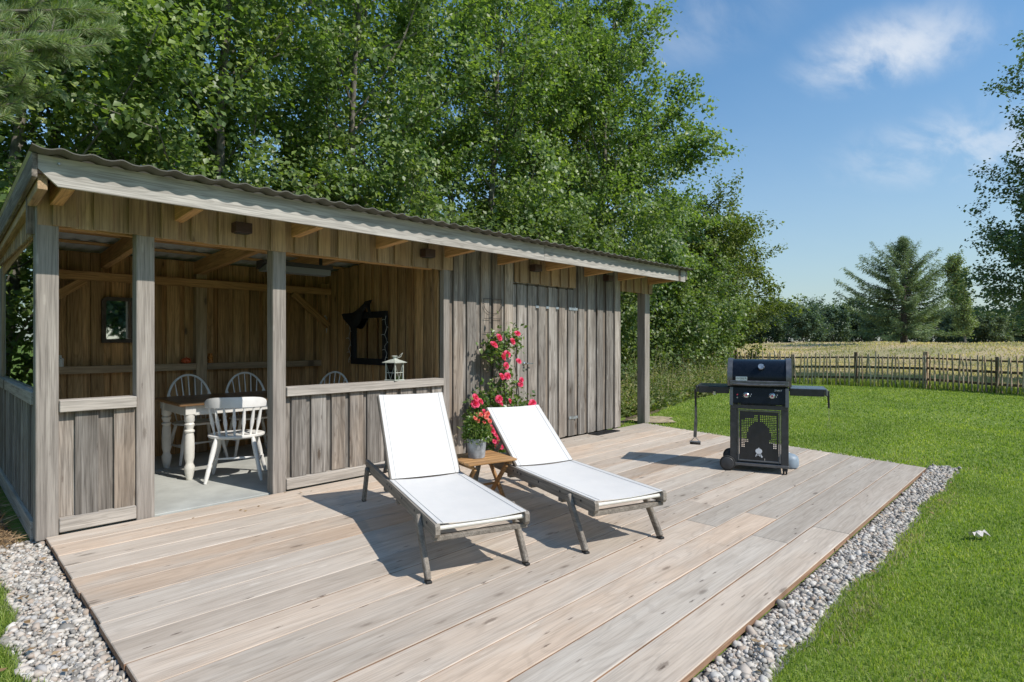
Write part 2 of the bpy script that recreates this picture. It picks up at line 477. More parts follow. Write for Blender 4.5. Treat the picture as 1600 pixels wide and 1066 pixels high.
MAT['grass'] = leafmat('grass_blade', [(0.145, 0.225, 0.038), (0.217, 0.302, 0.053), (0.289, 0.367, 0.076), (0.376, 0.408, 0.132)], 0.38, 0.5, 0.35, 0.32, 1.1)
MAT['hay'] = leafmat('dry_grass_blade', [(0.36, 0.31, 0.18), (0.47, 0.385, 0.25), (0.55, 0.44, 0.32), (0.36, 0.36, 0.19)], 0.35, 0.75, 0.15, 0.42, 0.16)
MAT['straw'] = leafmat('dead_needles', [(0.2, 0.125, 0.06), (0.33, 0.22, 0.12), (0.42, 0.3, 0.18)], 0.1, 0.8, 0.2)
MAT['petal'] = leafmat('rose_petal', [(0.62, 0.03, 0.11), (0.74, 0.06, 0.17), (0.80, 0.16, 0.27)], 0.25, 0.55, 0.3)
MAT['petal_red'] = leafmat('red_petal', [(0.66, 0.06, 0.06), (0.74, 0.14, 0.12), (0.74, 0.28, 0.22)], 0.25, 0.55, 0.3)
MAT['stone'] = leafmat('pebble', [(0.190, 0.175, 0.155), (0.295, 0.276, 0.246), (0.428, 0.400, 0.353), (0.552, 0.505, 0.439), (0.380, 0.304, 0.242), (0.647, 0.610, 0.551), (0.362, 0.349, 0.332)], 0.0, 0.75, 0.3)

# ground: lawn inside the fence, dry meadow beyond (vertex attribute says which grows where)
m, nt, b = mat('ground')
tc = nt.nodes.new('ShaderNodeTexCoord')
at = nt.nodes.new('ShaderNodeAttribute'); at.attribute_name = 'meadow'
P = tc.outputs['Object']
n1 = noise(nt, P, 0.5, 5, 0.6); n2 = noise(nt, P, 9, 5, 0.65); n3 = noise(nt, P, 60, 3, 0.6)
lawn = ramp(nt, n1, [(0.3, (0.12, 0.185, 0.034)), (0.5, (0.155, 0.23, 0.042)), (0.7, (0.2, 0.265, 0.058))])
lawn = mixc(nt, rmap(nt, n2, 0.35, 0.7, 0, 0.5), lawn, (0.095, 0.15, 0.027))
lawn = mixc(nt, rmap(nt, n3, 0.4, 0.75, 0, 0.5), lawn, (0.23, 0.29, 0.08))
mv = VM(nt, 'MULTIPLY', P, (0.06, 0.22, 1.0))
n4 = noise(nt, mv, 1.0, 6, 0.65); n5 = noise(nt, P, 2.2, 5, 0.7)
mead = ramp(nt, n4, [(0.3, (0.27, 0.26, 0.125)), (0.45, (0.39, 0.325, 0.18)), (0.6, (0.46, 0.35, 0.22)), (0.75, (0.3, 0.29, 0.14))])
mead = mixc(nt, rmap(nt, n5, 0.45, 0.75, 0, 0.45), mead, (0.17, 0.16, 0.065))
edge_f = rmap(nt, M(nt, 'ADD', at.outputs['Fac'], M(nt, 'MULTIPLY', M(nt, 'SUBTRACT', n5, 0.5), 0.6)), 0.4, 0.6)
c = mixc(nt, edge_f, lawn, mead)
link(nt, c, b.inputs['Base Color']); b.inputs['Roughness'].default_value = 0.95; b.inputs['Specular IOR Level'].default_value = 0.1
bump(nt, b, M(nt, 'ADD', n3, M(nt, 'MULTIPLY', n2, 2.0)), 0.6, 0.02)
MAT['ground'] = m


# ------------------------------------------------------------------ object helpers
def tag(o, label=None, cat=None, group=None, kind=None):
    if label: o['label'] = label
    if cat: o['category'] = cat
    if group: o['group'] = group
    if kind: o['kind'] = kind
    return o


def thing(name, loc, label=None, cat=None, group=None, kind=None, rz=0.0):
    o = bpy.data.objects.new(name, None)
    o.empty_display_size = 0.1
    COL.objects.link(o)
    o.location = loc
    o.rotation_euler = (0, 0, rz)
    return tag(o, label, cat, group, kind)


def put(name, me, parent=None, loc=(0, 0, 0), rot=None):
    o = bpy.data.objects.new(name, me)
    COL.objects.link(o)
    if parent is not None:
        o.parent = parent
    o.location = loc
    if rot is not None:
        o.rotation_euler = rot
    return o


class MB:
    """collects shapes into ONE mesh"""
    def __init__(self):
        self.v = []; self.f = []; self.mi = []

    def add(self, vs, fs, mi=0):
        n = len(self.v)
        self.v += [tuple(p) for p in vs]
        self.f += [tuple(i + n for i in f) for f in fs]
        self.mi += [mi] * len(fs)

    def box(self, c, s, ch=0.003, mtx=None, mi=0):
        vs, fs = chamfer(s[0], s[1], s[2], ch)
        if mtx is None:
            vs = [Vector(p) + Vector(c) for p in vs]
        else:
            vs = [mtx @ Vector(p) + Vector(c) for p in vs]
        self.add(vs, fs, mi)

    def bar(self, p0, p1, w, t, ch=0.003, up=(0, 0, 1), mi=0):
        p0 = Vector(p0); p1 = Vector(p1); x = (p1 - p0); L = x.length; x.normalize()
        up = Vector(up)
        y = up.cross(x)
        if y.length < 1e-4:
            y = Vector((0, 1, 0)).cross(x)
        y.normalize(); z = x.cross(y)
        self.box((p0 + p1) / 2, (L, w, t), ch, Matrix((x, y, z)).transposed(), mi)

    def tube(self, pts, rad, n=8, cap=True, mi=0):
        pts = [Vector(p) for p in pts]
        if not isinstance(rad, (list, tuple)):
            rad = [rad] * len(pts)
        vs = []; fs = []
        ref = Vector((0.13, 0.27, 0.95))
        for i, p in enumerate(pts):
            d = (pts[min(i + 1, len(pts) - 1)] - pts[max(i - 1, 0)])
            if d.length < 1e-9: d = Vector((0, 0, 1))
            d.normalize()
            a = d.cross(ref)
            if a.length < 0.05: a = d.cross(Vector((1, 0, 0)))
            a.normalize(); b_ = d.cross(a)
            for k in range(n):
                t = 2 * math.pi * k / n
                vs.append(p + (a * math.cos(t) + b_ * math.sin(t)) * rad[i])
        for i in range(len(pts) - 1):
            for k in range(n):
                k2 = (k + 1) % n
                fs.append((i * n + k, i * n + k2, (i + 1) * n + k2, (i + 1) * n + k))
        if cap:
            fs.append(tuple(range(n))[::-1]); fs.append(tuple((len(pts) - 1) * n + k for k in range(n)))
        self.add(vs, fs, mi)

    def lathe(self, prof, p0=(0, 0, 0), p1=(0, 0, 1), n=16, mi=0):
        """profile of (radius, 0..1) turned round the line p0-p1"""
        p0 = Vector(p0); p1 = Vector(p1)
        self.tube_profile(p0, p1, prof, n, mi)

    def tube_profile(self, p0, p1, prof, n, mi):
        d = p1 - p0; L = d.length; d.normalize()
        a = d.cross(Vector((0.13, 0.95, 0.2))); a.normalize(); b_ = d.cross(a)
        vs = []; fs = []
        for (r, t) in prof:
            q = p0 + d * (L * t)
            for k in range(n):
                s = 2 * math.pi * k / n
                vs.append(q + (a * math.cos(s) + b_ * math.sin(s)) * r)
        m_ = len(prof)
        for i in range(m_ - 1):
            for k in range(n):
                k2 = (k + 1) % n
                fs.append((i * n + k, i * n + k2, (i + 1) * n + k2, (i + 1) * n + k))
        fs.append(tuple(range(n))[::-1]); fs.append(tuple((m_ - 1) * n + k for k in range(n)))
        self.add(vs, fs, mi)

    def prism(self, poly, axis, a, b_, mi=0):
        """extrude a 2-D outline along an axis ('X','Y','Z') from a to b_"""
        n = len(poly)
        def P(p, q):
            if axis == 'X': return (q, p[0], p[1])
            if axis == 'Y': return (p[0], q, p[1])
            return (p[0], p[1], q)
        vs = [P(p, a) for p in poly] + [P(p, b_) for p in poly]
        fs = [tuple(range(n))[::-1], tuple(range(n, 2 * n))]
        for i in range(n):
            j = (i + 1) % n
            fs.append((i, j, n + j, n + i))
        self.add(vs, fs, mi)

    def mesh(self, name, mats, smooth=35):
        me = bpy.data.meshes.new(name)
        me.from_pydata(self.v, [], self.f)
        if not isinstance(mats, (list, tuple)): mats = [mats]
        for q in mats: me.materials.append(q)
        if len(mats) > 1: me.polygons.foreach_set('material_index', self.mi)
        bm = bmesh.new(); bm.from_mesh(me); bmesh.ops.recalc_face_normals(bm, faces=bm.faces); bm.to_mesh(me); bm.free()
        if smooth:
            me.polygons.foreach_set('use_smooth', [True] * len(me.polygons))
            me.set_sharp_from_angle(angle=R_(smooth))
        me.update()
        return me

    def build(self, name, mats, parent=None, loc=(0, 0, 0), rot=None, smooth=35):
        return put(name, self.mesh(name, mats, smooth), parent, loc, rot)


_ch = {}


def chamfer(L, Wd, T, c):
    key = (round(L, 5), round(Wd, 5), round(T, 5), c)
    if key in _ch: return _ch[key]
    h = (L / 2, Wd / 2, T / 2)
    c = min(c, min(h) * 0.6)
    idx = {}; vs = []
    for sx in (-1, 1):
        for sy in (-1, 1):
            for sz in (-1, 1):
                s = (sx, sy, sz)
                for a in range(3):
                    idx[(s, a)] = len(vs)
                    vs.append(tuple(s[k] * (h[k] if k == a else h[k] - c) for k in range(3)))
    fs = []
    def face(ids):
        q = [Vector(vs[i]) for i in ids]
        cen = sum(q, Vector()) / len(q)
        n = (q[1] - q[0]).cross(q[2] - q[0])
        fs.append(tuple(ids) if n.dot(cen) > 0 else tuple(ids[::-1]))
    for a in range(3):
        b_, d = [k for k in range(3) if k != a]
        for s in (-1, 1):
            ids = []
            for (p, q) in ((-1, -1), (1, -1), (1, 1), (-1, 1)):
                t = [0, 0, 0]; t[a] = s; t[b_] = p; t[d] = q
                ids.append(idx[(tuple(t), a)])
            face(ids)
    for d in range(3):
        a, b_ = [k for k in range(3) if k != d]
        for sa in (-1, 1):
            for sb in (-1, 1):
                t1 = [0, 0, 0]; t2 = [0, 0, 0]
                t1[a] = t2[a] = sa; t1[b_] = t2[b_] = sb; t1[d] = -1; t2[d] = 1
                t1 = tuple(t1); t2 = tuple(t2)
                face([idx[(t1, a)], idx[(t2, a)], idx[(t2, b_)], idx[(t1, b_)]])
    for sx in (-1, 1):
        for sy in (-1, 1):
            for sz in (-1, 1):
                face([idx[((sx, sy, sz), 0)], idx[((sx, sy, sz), 1)], idx[((sx, sy, sz), 2)]])
    _ch[key] = (vs, fs)
    return vs, fs


_bm = {}
ROT = {'XZ': (0, 0, 0)}


def board(name, material, parent, c, L, w, t, along='Z', face='Y', ch=0.003, base=(0, 0, 0), tilt=0.0):
    """one plank: L along the grain, w wide, t thick; 'along' and 'face' are axes (face = direction of the thickness)"""
    key = (round(L, 4), round(w, 4), round(t, 4), ch, material.name)
    me = _bm.get(key)
    if me is None:
        vs, fs = chamfer(L, w, t, ch)
        me = bpy.data.meshes.new(name)
        me.from_pydata(vs, [], fs)
        me.materials.append(material)
        _bm[key] = me
    ax = {'X': Vector((1, 0, 0)), 'Y': Vector((0, 1, 0)), 'Z': Vector((0, 0, 1))}
    x = ax[along]; z = ax[face]; y = z.cross(x)
    m3 = Matrix((x, y, z)).transposed()
    if tilt: m3 = Matrix.Rotation(tilt, 3, face) @ m3
    o = bpy.data.objects.new(name, me)
    COL.objects.link(o)
    o.parent = parent
    o.matrix_local = Matrix.Translation(Vector(c) - Vector(base)) @ m3.to_4x4()
    return o


def beam(name, material, parent, p0, p1, w, t, up=(0, 0, 1), ch=0.004, base=(0, 0, 0)):
    """a timber from p0 to p1, grain along it"""
    p0 = Vector(p0) - Vector(base); p1 = Vector(p1) - Vector(base)
    x = p1 - p0; L = x.length; x.normalize()
    up = Vector(up); y = up.cross(x); y.normalize(); z = x.cross(y)
    key = (round(L, 4), round(w, 4), round(t, 4), ch, material.name)
    me = _bm.get(key)
    if me is None:
        vs, fs = chamfer(L, w, t, ch)
        me = bpy.data.meshes.new(name); me.from_pydata(vs, [], fs); me.materials.append(material)
        _bm[key] = me
    o = bpy.data.objects.new(name, me); COL.objects.link(o); o.parent = parent
    o.matrix_local = Matrix.Translation((p0 + p1) / 2) @ Matrix((x, y, z)).transposed().to_4x4()
    return o


def copy_tree(o, parent=None):
    c = o.copy(); COL.objects.link(c)
    if parent is not None: c.parent = parent
    for ch in list(o.children): copy_tree(ch, c)
    return c


def np_mesh(name, V, F, material, smooth=False):
    """V (n,3), F (m,k): a big mesh straight from arrays"""
    me = bpy.data.meshes.new(name)
    V = np.ascontiguousarray(V, dtype=np.float32); F = np.ascontiguousarray(F, dtype=np.int32)
    m_, k = F.shape
    me.vertices.add(len(V)); me.vertices.foreach_set('co', V.ravel())
    me.loops.add(m_ * k); me.loops.foreach_set('vertex_index', F.ravel())
    me.polygons.add(m_)
    me.polygons.foreach_set('loop_start', np.arange(0, m_ * k, k, dtype=np.int32))
    me.polygons.foreach_set('loop_total', np.full(m_, k, dtype=np.int32))
    if smooth: me.polygons.foreach_set('use_smooth', np.ones(m_, dtype=bool))
    me.materials.append(material)
    me.update(calc_edges=True)
    return me


def norm(a):
    return a / np.maximum(np.linalg.norm(a, axis=1, keepdims=True), 1e-9)


def leaf_arrays(P, D, N, L, w=0.36, fold=0.10):
    """a folded leaf (two triangles) at each P, pointing along D, facing N, L long"""
    D = norm(D); N = N - D * (N * D).sum(1, keepdims=True); N = norm(N)
    B = np.cross(N, D); L = L[:, None]
    n = len(P)
    V = np.empty((n, 4, 3))
    V[:, 0] = P; V[:, 1] = P + D * L * 0.45 + B * L * w + N * L * fold
    V[:, 2] = P + D * L; V[:, 3] = P + D * L * 0.45 - B * L * w + N * L * fold
    i = np.arange(n)[:, None] * 4
    F = np.concatenate([i + np.array([[0, 1, 2]]), i + np.array([[0, 2, 3]])])
    return V.reshape(-1, 3), F


def blade_arrays(P, h, w, lean):
    """grass blades: one bent blade of two triangles and a tip each"""
    n = len(P)
    a = rng.uniform(0, 2 * np.pi, n); side = np.stack([np.cos(a), np.sin(a), 0 * a], 1)
    a2 = rng.uniform(0, 2 * np.pi, n); ln = np.stack([np.cos(a2), np.sin(a2), 0 * a2], 1) * (lean * rng.uniform(0.2, 1, n) * h)[:, None]
    V = np.empty((n, 5, 3)); up = np.array([0, 0, 1.0])
    V[:, 0] = P - side * w[:, None] / 2; V[:, 1] = P + side * w[:, None] / 2
    mid = P + ln * 0.35 + up * (h * 0.6)[:, None]
    V[:, 2] = mid + side * w[:, None] * 0.36; V[:, 3] = mid - side * w[:, None] * 0.36
    V[:, 4] = P + ln + up * h[:, None] * (1 - 0.25 * lean)
    i = np.arange(n)[:, None] * 5
    F = np.concatenate([i + np.array([[0, 1, 2]]), i + np.array([[0, 2, 3]]), i + np.array([[3, 2, 4]])])
    return V.reshape(-1, 3), F


# ------------------------------------------------------------------ ground
FA = (18.7, 9.2); FC = (20.2, 3.05); FB = (18.55, -1.6)          # fence: far end, corner, near end


def sstep(a, b, x):
    t = np.clip((x - a) / (b - a), 0, 1)
    return t * t * (3 - 2 * t)


def ground_z(x, y):
    x = np.asarray(x, float); y = np.asarray(y, float)
    z = -0.06 + 0.05 * sstep(7.3, 9.0, x + 0.18 * (5 - y))
    d = np.sqrt(x * x + y * y)
    far = sstep(21, 62, d) * 0.86
    und = (0.12 + 0.22 * sstep(38, 55, d)) * np.sin(x * 0.11 + 1.0) * np.sin(y * 0.21 + 0.4) + 0.11 * np.sin(x * 0.21 - y * 0.37)
    far = far + und * sstep(21, 40, d) * (1 - sstep(120, 200, d))
    return z + far * sstep(12, 24, x + 0 * y) + 0.0


def beyond_fence(x, y):
    """signed distance past the fence line (positive = in the meadow)"""
    def side(p, q):
        dx, dy = q[0] - p[0], q[1] - p[1]; L = math.hypot(dx, dy)
        return ((x - p[0]) * dy - (y - p[1]) * dx) / L
    return np.maximum(-side(FA, FC), -side(FC, FB))


ang = np.concatenate([np.linspace(R_(-25), R_(95), 170), np.linspace(R_(95), R_(335), 62)[1:-1]])
rad = np.concatenate([[0.0], np.geomspace(0.5, 14, 34), np.linspace(14.4, 27, 36), np.geomspace(28, 1400, 46)])
A, Rd = np.meshgrid(ang, rad[1:])
gx = Rd * np.cos(A); gy = Rd * np.sin(A); gz = ground_z(gx, gy)
V = np.concatenate([[[0, 0, -0.06]], np.stack([gx.ravel(), gy.ravel(), gz.ravel()], 1)])
na = len(ang); nr = len(rad) - 1
F = []
for i in range(nr - 1):
    for k in range(na):
        k2 = (k + 1) % na
        F.append((1 + i * na + k, 1 + (i + 1) * na + k, 1 + (i + 1) * na + k2, 1 + i * na + k2))
gm = np_mesh('ground', V, np.array(F), MAT['ground'], True)
# close the middle with a small fan
bm = bmesh.new(); bm.from_mesh(gm); bm.verts.ensure_lookup_table()
for k in range(na): bm.faces.new((bm.verts[0], bm.verts[1 + k], bm.verts[1 + (k + 1) % na]))
bm.to_mesh(gm); bm.free()
att = gm.attributes.new('meadow', 'FLOAT', 'POINT')
s = beyond_fence(V[:, 0], V[:, 1]); s = np.where((V[:, 1] > 8.5) & (V[:, 0] < 17), -1, s)
att.data.foreach_set('value', np.clip(s * 1.5 + 0.5, 0, 1).astype(np.float32))
ground = put('ground', gm); tag(ground, kind='structure')

# ------------------------------------------------------------------ deck
deck = thing('deck', (4.2, 3.0, 0), 'low timber deck of wide silvered boards in front of the shed', kind='structure')
DY0, PITCH, NB = 1.118, 0.2462, 16


def deck_xe(y): return 7.475 + (y - 1.118) * 0.207


def deck_board(x0, x1, y0, y1, slant):
    """board with an end cut on the slant where it meets the lawn"""
    t = 0.034; c = 0.004
    xa0 = xa1 = x1
    if slant: xa0, xa1 = deck_xe(y0), deck_xe(y1)
    cx = (x0 + x1) / 2; cy = (y0 + y1) / 2
    o = MB()
    low = [(x0, y0), (xa0, y0), (xa1, y1), (x0, y1)]
    vs = [(p[0] - cx, p[1] - cy, -t) for p in low] + [(p[0] - cx, p[1] - cy, -c) for p in low]
    top = [(x0 + c, y0 + c), (xa0 - c, y0 + c), (xa1 - c, y1 - c), (x0 + c, y1 - c)]
    vs += [(p[0] - cx, p[1] - cy, 0) for p in top]
    fs = [(3, 2, 1, 0), (8, 9, 10, 11)]
    for a in (0, 4):
        for i in range(4):
            j = (i + 1) % 4
            fs.append((a + i, a + j, a + 4 + j, a + 4 + i))
    o.add(vs, fs)
    o.mi = [0, 0] + [1] * 4 + [0] * 4
    b_ = o.build('deck_board', [MAT['deck'], MAT['deck_edge']], deck, (cx - 4.2, cy - 3.0, random.uniform(-0.0015, 0.0015)), smooth=0)


for k in range(NB):
    y0 = DY0 + k * PITCH + 0.0035; y1 = DY0 + (k + 1) * PITCH - 0.0035
    xs = 0.598 + random.uniform(-0.006, 0.006)
    sp = 4.535 if k % 2 == 0 else 4.04
    deck_board(xs, sp - 0.002, y0, y1, False)
    deck_board(sp + 0.002, None, y0, y1, True) if False else deck_board(sp + 0.002, deck_xe((y0 + y1) / 2), y0, y1, True)
# joists under the boards close the gaps to the dark
mb = MB()
for x in np.arange(0.75, 7.3, 0.62): mb.box((x - 4.2, 3.08 - 3.0, -0.0475), (0.05, 3.8, 0.024), 0)
mb.build('joist', MAT['fence_dark'], deck)

# concrete floor of the shed
mb = MB(); mb.box((2.36, 6.43, -0.052), (3.5, 2.62, 0.1), 0.004)
fl = mb.build('concrete_floor', MAT['concrete']); tag(fl, kind='structure')
# bare soil at the far corner of the shed, worn earth at the edge of the lawn


def patch(name, pts, z, material, jit=0.05, sub=5):
    poly = []
    n = len(pts)
    for i in range(n):
        a = pts[i]; b_ = pts[(i + 1) % n]
        for k in range(sub):
            t = k / sub
            poly.append((a[0] + (b_[0] - a[0]) * t + random.uniform(-jit, jit), a[1] + (b_[1] - a[1]) * t + random.uniform(-jit, jit)))
    cx = sum(p[0] for p in poly) / len(poly); cy = sum(p[1] for p in poly) / len(poly)
    vs = [(cx, cy, float(ground_z(cx, cy)) + z + 0.01)] + [(p[0], p[1], float(ground_z(*p)) + z) for p in poly]
    fs = [(0, 1 + i, 1 + (i + 1) % len(poly)) for i in range(len(poly))]
    mb = MB(); mb.add(vs, fs)
    o = mb.build(name, material, smooth=60); tag(o, kind='structure'); return o


patch('soil', [(7.75, 5.32), (9.3, 5.55), (11.5, 6.2), (14, 6.6), (17.5, 7.4), (17.5, 12), (7.75, 12)], 0.012, MAT['soil'], 0.06)
patch('worn_earth', [(8.42, 5.02), (8.75, 4.75), (9.25, 5.1), (9.1, 5.5), (8.5, 5.5)], 0.02, MAT['sand'], 0.05)
patch('soil', [(-2.5, 5.05), (0.5, 5.05), (0.5, 9.5), (-2.5, 9.5)], 0.012, MAT['soil'], 0.06)
patch('soil', [(-2, 7.85), (7.6, 7.85), (7.6, 16), (-2, 16)], 0.008, MAT['soil'], 0.1)

# ------------------------------------------------------------------ shed
SB = (4.1, 6.4, 0.0)
shed = thing('garden_shed', SB, 'long weathered timber garden shed with open shelter at the left and corrugated roof', 'shed')
FY = 5.06            # outer face of the posts and wall boards
BY = 7.70            # inner face of the back wall
X0, X1 = 0.545, 7.63


def roof_z(y): return 2.452 - 0.05 * (y - 5.05)      # top of the rafters


# posts
for (px_, pw) in ((0.608, 0.126), (1.195, 0.12), (2.228, 0.119)):
    board('post', MAT['post'], shed, (px_, FY + 0.0615, 1.20), 2.44, pw, 0.123, 'Z', 'Y', 0.005, SB)
board('post', MAT['post'], shed, (8.42, FY + 0.08, 1.06), 2.20, 0.15, 0.15, 'Z', 'Y', 0.006, SB)
board('post', MAT['post'], shed, (4.13, FY + 0.028, 1.14), 2.24, 0.085, 0.075, 'Z', 'Y', 0.004, SB)
for px_ in (0.61, 2.38, 4.0):
    board('post', MAT['inner' if px_ > 3.5 else 'apron'], shed, (px_, BY - 0.062, 1.08), 2.16, 0.12 if px_ > 1 else 0.1, 0.12, 'Z', 'Y', 0.004, SB)
board('post', MAT['post'], shed, (8.42, BY - 0.1, 1.03), 2.10, 0.14, 0.14, 'Z', 'Y', 0.005, SB)

# head beam over the openings, rear beam, braces, rails inside
beam('beam', MAT['pine'], shed, (0.68, FY + 0.19, 2.22), (8.5, FY + 0.19, 2.22), 0.07, 0.12, base=SB)
beam('beam', MAT['pine'], shed, (0.665, BY - 0.155, 2.045), (4.05, BY - 0.155, 2.045), 0.06, 0.092, base=SB)
beam('brace', MAT['pine'], shed, (0.72, BY - 0.15, 1.62), (1.22, BY - 0.15, 2.0), 0.05, 0.085, base=SB)
beam('brace', MAT['inner'], shed, (4.02, BY - 0.16, 1.56), (3.5, BY - 0.16, 2.0), 0.05, 0.085, base=SB)
beam('brace', MAT['pine'], shed, (0.61, BY - 0.3, 1.55), (0.61, BY - 0.85, 2.05), 0.08, 0.05, up=(1, 0, 0), base=SB)
beam('shelf_rail', MAT['apron'], shed, (0.67, BY - 0.07, 1.04), (2.32, BY - 0.07, 1.04), 0.09, 0.08, base=SB)
beam('shelf_rail', MAT['apron'], shed, (2.442, BY - 0.07, 1.04), (3.94, BY - 0.07, 1.04), 0.09, 0.08, base=SB)
beam('beam', MAT['pine'], shed, (0.60, FY + 0.13, 2.17), (0.60, BY, 2.05), 0.06, 0.12, up=(0, 0, 1), base=SB)

# board-on-board cladding: recessed boards with proud boards over them


def cladding(x0, x1, y, z0f, z1f, material, proud, pitch, name='wall_board', jz=0.0, along='x', tb=0.021, gap=0.0, out=-1):
    """proud boards 'proud' wide every 'pitch' along x (or y); outer face of the proud ones lies at y; out = side they face"""
    n = max(1, int(round((x1 - x0) / pitch)))
    p = (x1 - x0) / n
    zz = lambda f, q: f(q) if callable(f) else f
    for i in range(n):
        a = x0 + i * p
        w = proud + random.uniform(-0.012, 0.012)
        # recessed
        c = a + (p - w) / 2
        rz0 = zz(z0f, c); rz1 = zz(z1f, c)
        wr = p - w + 0.05
        jj = random.uniform(-jz, jz)
        cen = (c, y - out * tb * 1.7, (rz0 + rz1) / 2 + jj)
        if along == 'y': cen = (y - out * tb * 1.7, c, cen[2])
        lo = max(c - wr / 2, x0); hi = min(c + wr / 2, x1)
        cc = (lo + hi) / 2
        cen = (cc, cen[1], cen[2]) if along == 'x' else (cen[0], cc, cen[2])
        board(name, material, shed, cen, rz1 - rz0, hi - lo, tb, 'Z', 'Y' if along == 'x' else 'X', 0.002, SB)
        c = a + p - w / 2
        rz0 = zz(z0f, c); rz1 = zz(z1f, c)
        jj = random.uniform(-jz, jz)
        cen = (c, y - out * tb * 0.5, (rz0 + rz1) / 2 + jj) if along == 'x' else (y - out * tb * 0.5, c, (rz0 + rz1) / 2 + jj)
        board(name, material, shed, cen, rz1 - rz0, w, tb, 'Z', 'Y' if along == 'x' else 'X', 0.0025, SB, tilt=random.uniform(-0.002, 0.002))


# main front wall right of the shelter, split round the door
cladding(4.175, 5.215, FY, 0.012, 2.44, MAT['wall'], 0.145, 0.208)
cladding(6.465, 7.62, FY, 0.012, 2.44, MAT['wall'], 0.15, 0.2165)
cladding(5.215, 6.465, FY + 0.006, 2.085, 2.44, MAT['wall'], 0.14, 0.208)
# door with its own boards
door = None
mb = MB(); mb.box((0, 0, 0), (1.236, 0.02, 2.04), 0.003)
door = mb.build('door', MAT['wall'], shed, (5.84 - SB[0], FY + 0.05 - SB[1], 1.045))
DB = (5.84, FY + 0.05, 1.045)
n_d = 6
for i in range(n_d):
    p = 1.236 / n_d; a = 5.222 + i * p; w = 0.142 + random.uniform(-0.008, 0.008)
    board('door_board', MAT['wall'], door, (a + (p - w) / 2 + 0.01, FY + 0.031, 1.045), 2.05, p - w + 0.01, 0.016, 'Z', 'Y', 0.002, DB)
    board('door_board', MAT['wall'], door, (a + p - w / 2, FY + 0.011, 1.045), 2.06, w, 0.022, 'Z', 'Y', 0.003, DB)
mb = MB()                                                            # lever handle on a small rose
mb.lathe([(0.024, 0), (0.024, 0.8), (0.018, 1)], (0, 0, 0), (0, -0.012, 0), 14)
mb.tube([(0, -0.01, 0), (0, -0.05, 0)], 0.009, 10)
mb.tube([(0, -0.05, 0), (0.05, -0.052, 0.002), (0.125, -0.048, -0.004)], [0.01, 0.009, 0.008], 10)
mb.lathe([(0.02, 0), (0.02, 1)], (0, 0, -0.075), (0, -0.008, -0.075), 12)
mb.build('handle', MAT['steel'], door, (5.41 - DB[0], FY - 0.003 - DB[1], 1.06 - DB[2]))
for hz in (1.80, 0.27):                                              # strap hinges
    mb = MB()
    mb.box((-0.06, -0.006, 0), (0.13, 0.004, 0.038), 0.001)
    mb.tube([(0.012, -0.008, -0.03), (0.012, -0.008, 0.03)], 0.007, 8)
    mb.box((0.04, -0.006, 0), (0.05, 0.004, 0.038), 0.001)
    for q in (-0.1, -0.05): mb.lathe([(0.006, 0), (0.004, 1)], (q, -0.008, 0), (q, -0.012, 0), 8)
    mb.build('hinge', MAT['galv'], door, (6.455 - DB[0], FY - 0.002 - DB[1], hz - DB[2]))
for i in range(3):                                                   # bright strap plates along the top hinge line
    mb = MB(); mb.box((0, -0.003, 0), (0.06, 0.004, 0.032), 0.001)
    mb.lathe([(0.006, 0), (0.004, 1)], (0.014, -0.005, 0), (0.014, -0.009, 0), 8)
    mb.build('hinge_strap', MAT['galv'], door, (5.665 + i * 0.206 - DB[0], FY - 0.002 - DB[1], 1.80 - DB[2]))

# apron of boards under the eaves
cladding(0.553, 4.21, FY - 0.026, 2.148, 2.44, MAT['apron'], 0.128, 0.2147, 'apron_board', 0.004)
cladding(5.25, 6.46, FY - 0.026, 2.098, 2.44, MAT['apron'], 0.13, 0.2017, 'apron_board', 0.004)
cladding(7.66, 8.53, FY - 0.026, 2.13, 2.44, MAT['apron'], 0.12, 0.2, 'apron_board', 0.004)
beam('apron_rail', MAT['pine'], shed, (0.68, FY + 0.036, 2.21), (2.15, FY + 0.036, 2.21), 0.02, 0.1, base=SB)

# low front walls with cap rail and base rail
for (a, b_) in ((0.673, 1.133), (2.29, 4.085)):
    cladding(a, b_, FY + 0.022, 0.11, 0.855, MAT['wall'], 0.145, 0.207 if b_ > 2 else 0.23, 'wall_board', 0.004)
    beam('cap_rail', MAT['rail'], shed, (a, FY + 0.05, 0.893), (b_, FY + 0.05, 0.893), 0.14, 0.082, base=SB)
    beam('base_rail', MAT['rail'], shed, (a, FY + 0.04, 0.062), (b_, FY + 0.04, 0.062), 0.1, 0.096, base=SB)

# left gable: low wall, glass above
cladding(5.19, BY - 0.0, X0 + 0.005, 0.1, 0.90, MAT['wall'], 0.1, 0.155, 'wall_board', 0.0, 'y')
beam('cap_rail', MAT['rail'], shed, (X0 + 0.045, 5.185, 0.95), (X0 + 0.045, BY, 0.95), 0.12, 0.09, base=SB)
beam('base_rail', MAT['rail'], shed, (X0 + 0.02, 5.185, 0.03), (X0 + 0.02, BY, 0.03), 0.07, 0.13, base=SB)
mb = MB(); mb.box((0, 0, 0), (0.008, 2.46, 1.09), 0)
mb.build('window_pane', MAT['glass'], shed, (X0 + 0.03 - SB[0], 6.42 - SB[1], 1.545))
board('window_frame', MAT['post'], shed, (X0 + 0.03, 7.67, 1.5), 1.15, 0.06, 0.05, 'Z', 'X', 0.003, SB)
board('gable_board', MAT['wall'], shed, (X0 + 0.02, 5.11, 2.22), 0.28, 0.035, 0.13, 'Z', 'X', 0.003, SB)
cladding(5.19, BY, X0 + 0.0, 2.1, lambda y: roof_z(y) - 0.0, MAT['apron'], 0.1, 0.155, 'gable_board', 0.0, 'y')

